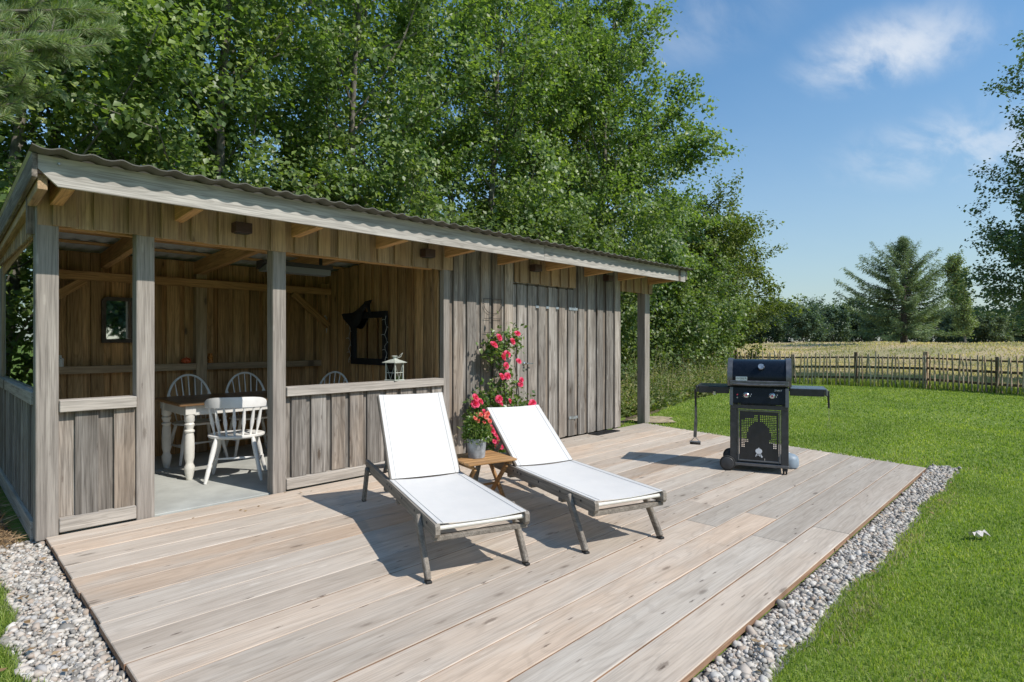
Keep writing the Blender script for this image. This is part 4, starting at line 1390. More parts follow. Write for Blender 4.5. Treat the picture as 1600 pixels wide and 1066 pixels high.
# shelves
for s in (-1, 1):
    mb = MB()
    cxs = s * 0.452
    mb.box((cxs, 0.0, 0.862), (0.335, 0.44, 0.022), 0.006)
    sh = mb.build('side_shelf', MAT['shelf_top'] if s > 0 else MAT['black_metal'], gr)
    mb = MB(); mb.box((cxs - s * 0.012, -0.226, 0.835), (0.31, 0.012, 0.07), 0.003)
    mb.build('shelf_skirt', MAT['black_metal'], sh)
    mb = MB(); mb.box((cxs, 0.226, 0.84), (0.33, 0.012, 0.06), 0.003)
    mb.build('shelf_skirt', MAT['black_metal'], sh)
    mb = MB(); mb.box((s * 0.612, 0, 0.838), (0.024, 0.462, 0.07), 0.008); mb.build('shelf_end', MAT['dark_grey'] if s < 0 else MAT['grey_metal'], sh)
mb = MB(); mb.lathe([(0.015, 0), (0.013, 1)], (-0.43, -0.232, 0.795), (-0.43, -0.258, 0.795), 12); mb.tube([(-0.43, -0.24, 0.82), (-0.43, -0.24, 0.79)], 0.02, 10)
mb.build('valve_knob', MAT['steel'], gr)
# wheels and casters
for y in (GF - 0.005, 0.2):
    mb = MB()
    mb.lathe([(0.05, 0), (0.074, 0.06), (0.078, 0.3), (0.078, 0.7), (0.074, 0.94), (0.05, 1)], (-0.30, y - 0.022, 0.078), (-0.30, y + 0.022, 0.078), 28)
    wh = mb.build('wheel', MAT['rubber'], gr)
    mb = MB(); mb.lathe([(0.064, 0), (0.060, 0.5), (0.035, 0.85), (0.02, 1)], (-0.30, y - 0.0225, 0.078), (-0.30, y - 0.034, 0.078), 28)
    mb.build('hub_cap', MAT['wheel'], wh)
for y in (GF + 0.03, 0.19):
    mb = MB()
    mb.lathe([(0.024, 0), (0.028, 0.2), (0.028, 0.8), (0.024, 1)], (0.222, y, 0.029), (0.24, y, 0.029), 18)
    mb.lathe([(0.024, 0), (0.028, 0.2), (0.028, 0.8), (0.024, 1)], (0.247, y, 0.029), (0.265, y, 0.029), 18)
    mb.box((0.2435, y + 0.005, 0.048), (0.05, 0.06, 0.03), 0.006)
    mb.build('caster', MAT['rubber'], gr)

# tools hung on the shelf ends
gt = Matrix.Translation((6.2236, 2.392, 0)) @ Matrix.Rotation(R_(-70), 4, 'Z')


def gl_(p): return gt @ Vector(p)


br = thing('grill_brush', gl_((-0.632, -0.16, 0.85)), 'long grill brush hanging from the left shelf of the grill', 'brush', rz=R_(-70))
mb = MB(); mb.tube([(0, 0, -0.02), (0.002, 0, -0.2)], [0.014, 0.011], 8); mb.tube([(-0.012, 0, 0.0), (0.0, 0, 0.02), (0.012, 0, 0.0)], 0.004, 6); mb.build('handle', MAT['black_metal'], br)
mb = MB(); mb.bar((0.002, 0, -0.2), (0.004, 0, -0.36), 0.026, 0.012, 0.003, up=(0, 1, 0)); mb.bar((0.004, 0, -0.355), (-0.006, 0, -0.54), 0.034, 0.011, 0.003, up=(0, 1, 0)); mb.build('shaft', MAT['bark'], br)
mb = MB(); mb.tube([(-0.006, 0, -0.535), (-0.05, 0, -0.59)], 0.004, 6); mb.tube([(-0.006, 0, -0.535), (0.045, 0, -0.59)], 0.004, 6); mb.box((-0.004, 0, -0.59), (0.115, 0.02, 0.012), 0.002); mb.build('frame', MAT['galv'], br)
mb = MB()
for i in range(18):
    mb.box((-0.056 + i * 0.0062, 0, -0.608), (0.0035, 0.022, 0.026), 0.0)
mb.build('bristles', MAT['black'], br)
fk = thing('grill_fork', gl_((0.635, -0.12, 0.85)), 'long fork with black handle hanging from the right shelf of the grill', 'fork', rz=R_(-70))
mb = MB(); mb.tube([(0, 0, 0.0), (0.006, 0, -0.17)], [0.012, 0.01], 8); mb.build('handle', MAT['black_metal'], fk)
mb = MB(); mb.tube([(0.006, 0, -0.17), (0.008, 0, -0.29)], 0.003, 6)
for s in (-1, 1): mb.tube([(0.008, 0, -0.285), (0.008 + s * 0.01, 0, -0.3), (0.008 + s * 0.01, 0, -0.37)], 0.002, 5)
mb.build('tines', MAT['steel'], fk)
gb = thing('gas_bottle', gl_((0.285, 0.16, 0)), 'squat pale blue gas bottle standing behind the right side of the grill', 'gas bottle')
mb = MB(); mb.lathe([(0.075, 0), (0.092, 0.06), (0.1, 0.2), (0.1, 0.6), (0.09, 0.8), (0.065, 0.93), (0.03, 1.0)], (0, 0, 0), (0, 0, 0.15), 28); mb.build('body', MAT['blue_grey'], gb)
mb = MB(); mb.lathe([(0.014, 0), (0.014, 0.7), (0.01, 1)], (0, 0, 0.149), (0, 0, 0.162), 12); mb.build('valve', MAT['galv'], gb)

# ------------------------------------------------------------------ table and chairs in the shelter
TX0, TX1, TY0, TY1 = 1.715, 3.35, 6.08, 7.0
tcx, tcy = (TX0 + TX1) / 2, (TY0 + TY1) / 2
dt = thing('dining_table', (tcx, tcy, 0), 'dining table with dark stained top and white turned legs inside the shelter', 'table')
tw, tl = TY1 - TY0, TX1 - TX0
for i in range(5):
    w = (tw - 0.05) / 5
    board('top_board', MAT['table_top'], dt, (0, -tw / 2 + 0.025 + w * (i + 0.5), 0.738), tl - 0.05, w - 0.001, 0.026, 'X', 'Z', 0.002)
mb = MB()
for s in (-1, 1):
    mb.bar((-tl / 2, s * (tw / 2 - 0.012), 0.737), (tl / 2, s * (tw / 2 - 0.012), 0.737), 0.024, 0.028, 0.008)
    mb.bar((s * (tl / 2 - 0.012), -tw / 2 + 0.025, 0.737), (s * (tl / 2 - 0.012), tw / 2 - 0.025, 0.737), 0.024, 0.028, 0.008)
mb.build('edge', MAT['table_edge'], dt)
mb = MB()
for s in (-1, 1):
    mb.box((0, s * (tw / 2 - 0.085), 0.672), (tl - 0.2, 0.022, 0.1), 0.003)
    mb.box((s * (tl / 2 - 0.085), 0, 0.672), (0.022, tw - 0.2, 0.1), 0.003)
mb.build('frame', MAT['cream_paint'], dt)
lp = [(0.026, 0), (0.032, 0.03), (0.046, 0.16), (0.047, 0.2), (0.034, 0.245), (0.033, 0.27), (0.043, 0.33), (0.046, 0.5), (0.042, 0.66), (0.036, 0.715), (0.046, 0.735), (0.046, 0.755), (0.034, 0.77), (0.034, 0.79), (0.044, 0.83), (0.046, 0.85), (0.036, 0.875), (0.046, 0.9), (0.046, 1.0)]
for sx in (-1, 1):
    for sy in (-1, 1):
        c = (sx * (tl / 2 - 0.11), sy * (tw / 2 - 0.085))
        mb = MB(); mb.lathe(lp, (c[0], c[1], 0), (c[0], c[1], 0.635), 20)
        mb.box((c[0], c[1], 0.679), (0.094, 0.094, 0.09), 0.004)
        mb.build('leg', MAT['cream_paint'], dt)

TURN = [(0.012, 0), (0.017, 0.12), (0.019, 0.3), (0.016, 0.36), (0.02, 0.4), (0.016, 0.44), (0.021, 0.6), (0.02, 0.85), (0.014, 1)]
SIMPLE = [(0.012, 0), (0.018, 0.5), (0.014, 1)]


def seat_mesh(rx, ry, z, t=0.03):
    mb = MB(); n = 28
    out_ = [(rx * math.cos(a) * (1 + 0.05 * math.cos(2 * a)), ry * math.sin(a)) for a in np.linspace(0, 2 * math.pi, n, endpoint=False)]
    rings = [(0.9, -t), (1.0, -t * 0.6), (1.0, -0.006), (0.96, 0.0), (0.75, -0.006), (0.4, -0.012)]
    vs = []; fs = []
    for (s_, zz_) in rings:
        for p in out_: vs.append((p[0] * s_, p[1] * s_, z + zz_))
    for i in range(len(rings) - 1):
        for k in range(n):
            k2 = (k + 1) % n
            fs.append((i * n + k, i * n + k2, (i + 1) * n + k2, (i + 1) * n + k))
    fs.append(tuple(range(n))[::-1]); fs.append(tuple((len(rings) - 1) * n + k for k in range(n)))
    mb.add(vs, fs)
    return mb


def chair_legs(t, sz, tw_, material, prof, st=True, w=0.16, d=0.15, splay=0.055):
    for sx in (-1, 1):
        for sy in (-1, 1):
            mb = MB(); mb.lathe(prof, (sx * (w + splay), sy * (d + splay), 0.0), (sx * w * 0.9, sy * d * 0.9, sz - 0.02), 12)
            mb.build('leg', material, t)
    if st:
        mb = MB()
        q = splay * 0.55
        for sx in (-1, 1): mb.lathe([(0.008, 0), (0.013, 0.5), (0.008, 1)], (sx * (w + q), -(d + q), 0.19), (sx * (w + q), d + q, 0.19), 8)
        mb.lathe([(0.008, 0), (0.013, 0.5), (0.008, 1)], (-(w + q), 0, 0.19), (w + q, 0, 0.19), 8)
        mb.build('stretcher', material, t)


def arc_chair(x, y, rz, label):
    """hoop-back spindle chair; faces local -y, its back is at +y"""
    t = thing('hoop_back_chair', (x, y, 0), label, 'chair', 'white hoop-back chairs round the dining table', rz=rz)
    m_ = MAT['white_paint']; sz = 0.445
    seat_mesh(0.205, 0.2, sz).build('seat', m_, t, smooth=50)
    chair_legs(t, sz, 0.2, m_, SIMPLE)
    pts = []
    for a in np.linspace(0, math.pi, 25):
        hgt = math.sin(a) ** 0.8
        pts.append((0.205 * math.cos(a) * (1.0 + 0.14 * math.sin(a)), 0.14 + 0.10 * hgt + 0.02, sz - 0.015 + 0.525 * hgt))
    mb = MB(); mb.tube(pts, 0.0115, 8); mb.build('hoop', m_, t)
    for i in range(7):
        f = (i - 3) / 3.6
        a = math.acos(f * 0.98)
        hgt = math.sin(a) ** 0.8
        top = (0.205 * math.cos(a) * (1.0 + 0.14 * math.sin(a)), 0.16 + 0.10 * hgt, sz - 0.015 + 0.525 * hgt)
        mb = MB(); mb.lathe([(0.0055, 0), (0.0075, 0.35), (0.0045, 1)], (f * 0.155, 0.155, sz - 0.012), top, 7)
        mb.build('spindle', m_, t)
    t.scale = (1.17, 1.0, 1.0)
    return t


arc_chair(2.19, 7.13, R_(4), 'white hoop-back chair behind the left half of the dining table')
arc_chair(2.80, 7.14, R_(-3), 'white hoop-back chair behind the right half of the dining table')
arc_chair(3.46, 6.62, R_(-62), 'white hoop-back chair at the right table end, half hidden by the low wall')

# captain's style chair with a thick crest rail, turned to the table
ct = thing('spindle_chair', (2.185, 5.94, 0), 'white spindle chair with a thick curved crest rail, back turned to the deck', 'chair', rz=R_(-27))
sz = 0.44; m_ = MAT['white_paint']                                     # back at local -y
seat_mesh(0.215, 0.205, sz, 0.038).build('seat', m_, ct, smooth=50)
chair_legs(ct, sz, 0.2, m_, TURN, True, 0.155, 0.15, 0.06)
cpts = []
for a in np.linspace(R_(-158), R_(-22), 15): cpts.append((0.235 * math.cos(a) * 1.05, 0.045 + 0.235 * math.sin(a)))
vs = []; fs = []
prof_c = [(-0.012, -0.05), (0.012, -0.05), (0.016, 0.02), (0.011, 0.05), (-0.010, 0.05), (-0.014, 0.02)]
for i, p in enumerate(cpts):
    u = (i / 14 - 0.5) * 2
    nrm = Vector((p[0], p[1] - 0.045, 0)).normalized()
    zc = 0.748 + 0.012 * (1 - u * u) - 0.012 * abs(u) ** 6
    sc = 1.0 - 0.35 * abs(u) ** 5
    for q in prof_c: vs.append((p[0] + nrm.x * q[0], p[1] + nrm.y * q[0], zc + q[1] * sc))
k_ = len(prof_c)
for i in range(14):
    for k in range(k_):
        k2 = (k + 1) % k_
        fs.append((i * k_ + k, i * k_ + k2, (i + 1) * k_ + k2, (i + 1) * k_ + k))
fs.append(tuple(range(k_))[::-1]); fs.append(tuple(14 * k_ + k for k in range(k_)))
mb = MB(); mb.add(vs, fs); mb.build('crest_rail', m_, ct, smooth=50)
for i in range(7):
    a = R_(-158) + R_(136) * (i + 0.5) / 7
    top = (0.24 * math.cos(a), 0.045 + 0.232 * math.sin(a), 0.71)
    bot = (0.19 * math.cos(a), 0.02 + 0.165 * math.sin(a), sz - 0.008)
    mb = MB(); mb.lathe([(0.008, 0), (0.011, 0.12), (0.008, 0.16), (0.0165, 0.45), (0.013, 0.7), (0.008, 1)], bot, top, 10)
    mb.build('spindle', m_, ct)

ct.scale = (1.14, 1.05, 1.0)
# lantern on the cap rail
ln = thing('lantern', (3.478, 5.115, 0.934), 'white metal lantern standing on the cap rail of the low wall', 'lantern', rz=R_(14))
hw = 0.062
mb = MB(); mb.box((0, 0, 0.006), (0.15, 0.15, 0.012), 0.003); mb.build('base', MAT['white_metal'], ln)
mb = MB()
for sx in (-1, 1):
    for sy in (-1, 1): mb.box((sx * hw, sy * hw, 0.1), (0.01, 0.01, 0.178), 0.001)
for s in (-1, 1):
    mb.box((0, s * hw, 0.085), (2 * hw, 0.006, 0.006), 0.0); mb.box((s * hw, 0, 0.085), (0.006, 2 * hw, 0.006), 0.0)
    for q in (-1, 1):
        mb.tube([(-hw * q, s * hw, 0.184), (0, s * hw, 0.014)], 0.0018, 4)
        mb.tube([(s * hw, -hw * q, 0.184), (s * hw, 0, 0.014)], 0.0018, 4)
mb.build('frame', MAT['white_metal'], ln)
mb = MB()
for s in (-1, 1):
    mb.box((0, s * (hw - 0.006), 0.1), (0.11, 0.002, 0.17), 0); mb.box((s * (hw - 0.006), 0, 0.1), (0.002, 0.108, 0.17), 0)
mb.build('pane', MAT['glass'], ln)
mb = MB()
vs = []; fs = []
for (r, z) in ((0.09, 0.186), (0.092, 0.192), (0.03, 0.222), (0.022, 0.226)):
    for sx, sy in ((-1, -1), (1, -1), (1, 1), (-1, 1)): vs.append((sx * r, sy * r, z))
for i in range(3):
    for k in range(4):
        k2 = (k + 1) % 4; fs.append((i * 4 + k, i * 4 + k2, i * 4 + 4 + k2, i * 4 + 4 + k))
fs.append((3, 2, 1, 0)); fs.append((12, 13, 14, 15))
mb.add(vs, fs)
mb.lathe([(0.02, 0), (0.02, 0.75), (0.034, 0.8), (0.034, 0.9), (0.02, 1)], (0, 0, 0.222), (0, 0, 0.262), 12)
mb.build('lid', MAT['white_metal'], ln, smooth=0)
mb = MB(); mb.tube([(-0.05, 0, 0.222), (0.02, 0.0, 0.225), (0.09, -0.01, 0.25), (0.115, -0.01, 0.29)], 0.0022, 5); mb.tube([(0.115, -0.01, 0.29), (0.05, 0.02, 0.225)], 0.0018, 4)
mb.build('handle', MAT['white_metal'], ln)
mb = MB(); mb.lathe([(0.036, 0), (0.036, 0.97), (0.03, 1)], (0, 0, 0.012), (0, 0, 0.115), 16); mb.build('candle', MAT['candle'], ln)

# mirror with rounded shoulders on the back wall
mr = thing('wall_mirror', (1.555, BY - 0.012, 1.585), 'dark framed mirror with rounded top corners on the back wall of the shelter', 'mirror')
w2, h2 = 0.165, 0.255


def rounded(w, h, r, n=8):
    p = [(-w, -h), (w, -h)]
    p += [(w - r + r * math.cos(a), h - r + r * math.sin(a)) for a in np.linspace(0, math.pi / 2, n)]
    p += [(-w + r - r * math.sin(a), h - r + r * math.cos(a)) for a in np.linspace(0, math.pi / 2, n)]
    return p


mb = MB()
o1 = rounded(w2, h2, 0.06); o2 = rounded(w2 - 0.042, h2 - 0.042, 0.025)
n = len(o1)
vs = [(p[0], 0, p[1]) for p in o1] + [(p[0], -0.03, p[1]) for p in o1] + [(p[0], -0.022, p[1]) for p in o2] + [(p[0], 0, p[1]) for p in o2]
fs = []
for a in range(3):
    for i in range(n):
        j = (i + 1) % n; fs.append((a * n + i, a * n + j, (a + 1) * n + j, (a + 1) * n + i))
mb.add(vs, fs); mb.build('frame', MAT['bark_dark'], mr, smooth=30)
mb = MB(); mb.prism([(p[0] * 1.02, p[1] * 1.02) for p in o2], 'Y', -0.012, -0.006); mb.build('glass', MAT['mirror'], mr, smooth=0)

# square black mirror on the partition
PX = 4.05
wm = thing('square_mirror', (PX - 0.024, 6.5, 1.385), 'black square framed mirror leaning flat on the partition wall of the shelter', 'mirror')
mb = MB()
for s in (-1, 1):
    mb.box((0, s * 0.375, 0), (0.04, 0.08, 0.68), 0.004); mb.box((0, 0, s * 0.3), (0.038, 0.67, 0.08), 0.004)
mb.build('frame', MAT['black'], wm)
mb = MB(); mb.box((0.008, 0, 0), (0.006, 0.68, 0.53), 0); mb.build('glass', MAT['mirror'], wm)
# black cloth slung over its upper corner
cl_ = thing('black_cloth', (PX - 0.05, 6.72, 1.72), 'crumpled black cloth slung over the upper corner of the square mirror', 'cloth')
nx_, ny_ = 14, 8; vs = []; fs = []
for i in range(nx_ + 1):
    for j in range(ny_ + 1):
        u = i / nx_; v = j / ny_
        y = 0.30 - u * 0.68
        top = 0.0 + 0.15 * sstep(0.25, 0.95, u) * 1.0 if True else 0
        hgt = 0.03 + 0.21 * math.sin(math.pi * min(1, u * 1.15) ** 0.8) if u < 0.87 else 0.22
        z = float(top) - hgt * v * 0.9
        x = -0.03 - 0.04 * math.sin(v * math.pi) + 0.012 * math.sin(u * 17 + v * 5) * v
        vs.append((x, y, z))
n1 = len(vs); vs += [(p[0] + 0.012, p[1], p[2]) for p in vs]
for i in range(nx_):
    for j in range(ny_):
        a = i * (ny_ + 1) + j
        fs.append((a, a + 1, a + ny_ + 2, a + ny_ + 1)); fs.append((n1 + a, n1 + a + ny_ + 1, n1 + a + ny_ + 2, n1 + a + 1))
mb = MB(); mb.add(vs, fs); mb.build('cloth', MAT['black'], cl_, smooth=60)
# string of little lights down both sides of the mirror
mb = MB()
for (yy, z0, z1) in ((6.93, 1.62, 1.06), (6.07, 1.66, 1.1)):
    pts = [(PX - 0.05 + 0.006 * math.sin(i * 2.1), yy + 0.022 * math.sin(i * 1.7 + yy), z0 + (z1 - z0) * i / 12) for i in range(13)]
    mb.tube(pts, 0.0028, 5)
    for i in range(1, 13, 2):
        p = pts[i]; s = 1 if i % 4 == 1 else -1
        mb.tube([p, (p[0] - 0.01, p[1] + s * 0.028, p[2] + 0.006), (p[0] - 0.014, p[1] + s * 0.05, p[2] - 0.004)], 0.0028, 5)
o = mb.build('string_lights', MAT['cable']); tag(o, 'thin white string of unlit fairy lights hanging round the square mirror', 'fairy lights')

# patio heater under the rafters
ht = thing('patio_heater', (2.64, 5.62, 2.08), 'long black patio heater with pale grey panel hung under the shelter roof', 'heater')
mb = MB(); mb.prism([(-0.09, 0.05), (0.08, 0.05), (0.08, -0.03), (-0.09, 0.012)], 'X', -0.36, 0.36); mb.build('housing', MAT['black_metal'], ht, smooth=0)
mb = MB(); mb.prism([(-0.088, 0.008), (0.085, -0.035), (0.085, -0.05), (-0.092, -0.052)], 'X', -0.335, 0.335); mb.build('panel', MAT['heater_panel'], ht, smooth=0)
for s in (-1, 1):
    mb = MB(); mb.box((s * 0.27, 0.0, 0.11), (0.03, 0.02, 0.12), 0.002); mb.build('bracket', MAT['black_metal'], ht)
# cable and socket in the corner
mb = MB(); mb.tube([(3.95, BY - 0.19, 1.70), (3.99, BY - 0.16, 1.68), (4.01, BY - 0.12, 1.58), (4.015, BY - 0.1, 1.3), (3.99, BY - 0.1, 1.05), (3.985, BY - 0.1, 0.7)], 0.011, 8)
o = mb.build('power_cable', MAT['cable']); tag(o, 'pale cable running down the back corner of the shelter', 'cable')
sk = mb = MB(); mb.box((0, 0, 0), (0.045, 0.04, 0.085), 0.006); mb.lathe([(0.014, 0), (0.014, 1)], (0, -0.02, 0.015), (0, -0.024, 0.015), 12)
o = mb.build('power_socket', MAT['white_paint'], None, (4.022, BY - 0.022, 0.965)); tag(o, 'small white power socket in the back corner of the shelter', 'socket')
# ornaments on the shelf rail
mb = MB()
vs = []; fs = []; n = 24; pr = [(0.018, 0), (0.04, 0.1), (0.052, 0.4), (0.046, 0.7), (0.024, 0.92), (0.008, 0.9)]
for (r, z) in pr:
    for k in range(n):
        a = 2 * math.pi * k / n; rr_ = r * (1 + 0.08 * math.cos(a * 8)); vs.append((rr_ * math.cos(a), rr_ * math.sin(a), z * 0.075))
for i in range(len(pr) - 1):
    for k in range(n):
        k2 = (k + 1) % n; fs.append((i * n + k, i * n + k2, (i + 1) * n + k2, (i + 1) * n + k))
fs.append(tuple(range(n))[::-1])
mb.add(vs, fs); mb.tube([(0, 0, 0.06), (0.004, 0, 0.082)], 0.006, 6)
o = mb.build('pumpkin_ornament', MAT['orange'], None, (2.22, BY - 0.085, 1.081), smooth=60); tag(o, 'small red-orange pumpkin ornament on the shelf rail of the back wall', 'ornament')
mb = MB(); mb.lathe([(0.026, 0), (0.03, 0.1), (0.03, 0.3), (0.024, 0.36), (0.03, 0.42), (0.03, 0.68), (0.022, 0.75), (0.022, 0.9), (0.026, 1)], (0, 0, 0), (0, 0, 0.12), 16)
o = mb.build('amber_jar', MAT['amber'], None, (2.49, BY - 0.085, 1.081), smooth=40); tag(o, 'small amber jar on the shelf rail beside the inner post', 'jar')
mb = MB(); mb.lathe([(0.03, 0), (0.03, 0.68), (0.014, 0.78), (0.014, 0.95), (0.017, 1)], (0, 0, 0), (0, 0, 0.12), 16)
o = mb.build('white_jar', MAT['cable'], None, (1.02, BY - 0.085, 1.081), smooth=40); tag(o, 'small white jar at the left end of the shelf rail', 'jar')
# a loose board leaning against the gable inside
o = beam('loose_board', MAT['pine'], None, (1.08, 5.62, 0.05), (0.64, 5.74, 1.12), 0.1, 0.02)
tag(o, 'loose raw timber board leaning inside the low wall at the left of the shelter', 'board')

# white scrap on the lawn
mb = MB()
vs = []; fs = []
for i in range(7):
    for j in range(4):
        vs.append((i * 0.022, j * 0.016 - 0.03 + 0.01 * math.sin(i * 2.0), 0.02 + 0.016 * math.sin(i * 1.9 + j) + random.uniform(0, 0.01)))
n1 = len(vs); vs += [(p[0], p[1], p[2] - 0.003) for p in vs]
for i in range(6):
    for j in range(3):
        a = i * 4 + j; fs.append((a, a + 4, a + 5, a + 1)); fs.append((n1 + a, n1 + a + 1, n1 + a + 5, n1 + a + 4))
mb.add(vs, fs)
o = mb.build('paper_scrap', MAT['paper'], None, (5.17, 0.52, -0.035), (0, 0, R_(-35))); tag(o, 'small crumpled whitish scrap lying on the open lawn', 'scrap')

# ------------------------------------------------------------------ picket fence
fe = thing('picket_fence', (FC[0], FC[1], float(ground_z(*FC))), 'rustic brown picket fence of thin split stakes between lawn and meadow', 'fence')
FBASE = (FC[0], FC[1], float(ground_z(*FC)))


def along_fence(p, q, t):
    return (p[0] + (q[0] - p[0]) * t, p[1] + (q[1] - p[1]) * t)


def stake_mesh():
    mb = MB(); n = 5
    b1 = random.uniform(-0.02, 0.02); b2 = random.uniform(-0.02, 0.02)
    h = random.uniform(0.93, 1.03)
    r = random.uniform(0.019, 0.027)
    mb.tube([(0, 0, -0.05), (b1, b2 * 0.5, 0.35), (b2, b1 * 0.4, 0.7), (b1 * 0.5, 0, h - 0.04), (b1 * 0.5, 0, h)], [r, r * 1.05, r * 0.95, r * 0.9, r * 0.35], n)
    # grain runs along local X in the wood material: turn the stake so
    mb.v = [(p[2], p[1], -p[0]) for p in mb.v]
    return mb.mesh('picket', MAT['fence'], 40)


SM = [stake_mesh() for _ in range(9)]
L1 = math.dist(FA, FC); L2 = math.dist(FC, FB)


def fence_run(p, q, sag_seed):
    L = math.dist(p, q); d = Vector((q[0] - p[0], q[1] - p[1], 0)).normalized(); nrm = Vector((d.y, -d.x, 0))
    if nrm.x > 0: nrm = -nrm                       # towards the lawn
    posts = np.arange(0.0, L + 0.1, 1.72)
    for k, s_ in enumerate(posts):
        c = along_fence(p, q, min(s_ / L, 1)); z = float(ground_z(*c))
        hgt = 1.0 + 0.06 * math.sin(k * 2.3 + sag_seed); w = 0.11 if k % 2 == 0 else 0.085
        o = board('fence_post', MAT['fence'] if k % 2 == 0 else MAT['fence_dark'], fe, (c[0] + nrm.x * -0.02, c[1] + nrm.y * -0.02, z + hgt / 2 - 0.1), hgt + 0.2, w, w, 'Z', 'Y', 0.008, FBASE)
    # three rails per bay, a little out of line
    for i in range(len(posts) - 1):
        a = along_fence(p, q, posts[i] / L); b2 = along_fence(p, q, posts[i + 1] / L)
        za, zb = float(ground_z(*a)), float(ground_z(*b2))
        for h in (0.24, 0.56, 0.85):
            o = 0.055
            beam('fence_rail', MAT['fence_dark'], fe, (a[0] + nrm.x * o, a[1] + nrm.y * o, za + h + 0.025 * math.sin(i * 1.7 + sag_seed)),
                 (b2[0] + nrm.x * o, b2[1] + nrm.y * o, zb + h + 0.025 * math.sin((i + 1) * 1.7 + sag_seed)), 0.03, 0.07 if h < 0.7 else 0.05, base=FBASE)
    s_ = 0.06
    while s_ < L:
        c = along_fence(p, q, s_ / L); z = float(ground_z(*c))
        o = put('picket', random.choice(SM), fe)
        off = 0.1
        m3 = Matrix.Rotation(R_(-90) + random.gauss(0, 0.035), 4, 'Y') @ Matrix.Rotation(random.uniform(0, 6.28), 4, 'X')
        yaw = math.atan2(nrm.y, nrm.x) + math.pi / 2
        o.matrix_local = Matrix.Translation((c[0] + nrm.x * off - FBASE[0], c[1] + nrm.y * off - FBASE[1], z - FBASE[2] + random.uniform(-0.03, 0.05))) @ Matrix.Rotation(yaw, 4, 'Z') @ m3
        s_ += random.uniform(0.085, 0.135)
    mb = MB()                                        # wires
    for h in (0.42, 0.7):
        pts = []
        for s2 in np.linspace(0, L, 14):
            c = along_fence(p, q, s2 / L); pts.append((c[0] + nrm.x * 0.07 - FBASE[0], c[1] + nrm.y * 0.07 - FBASE[1], float(ground_z(*c)) + h - FBASE[2]))
        mb.tube(pts, 0.003, 4)
    mb.build('fence_wire', MAT['dark_grey'], fe)


fence_run(FC, FA, 0.4)
fence_run(FC, FB, 1.9)

# ------------------------------------------------------------------ trees


def curve_pts(p0, d, L, n, bend, up):
    pts = [np.array(p0, float)]; d = np.array(d, float); d /= np.linalg.norm(d)
    for i in range(n):
        d = d + rng.normal(0, bend, 3) + np.array([0, 0, up]); d /= np.linalg.norm(d)
        pts.append(pts[-1] + d * L / n)
    return pts


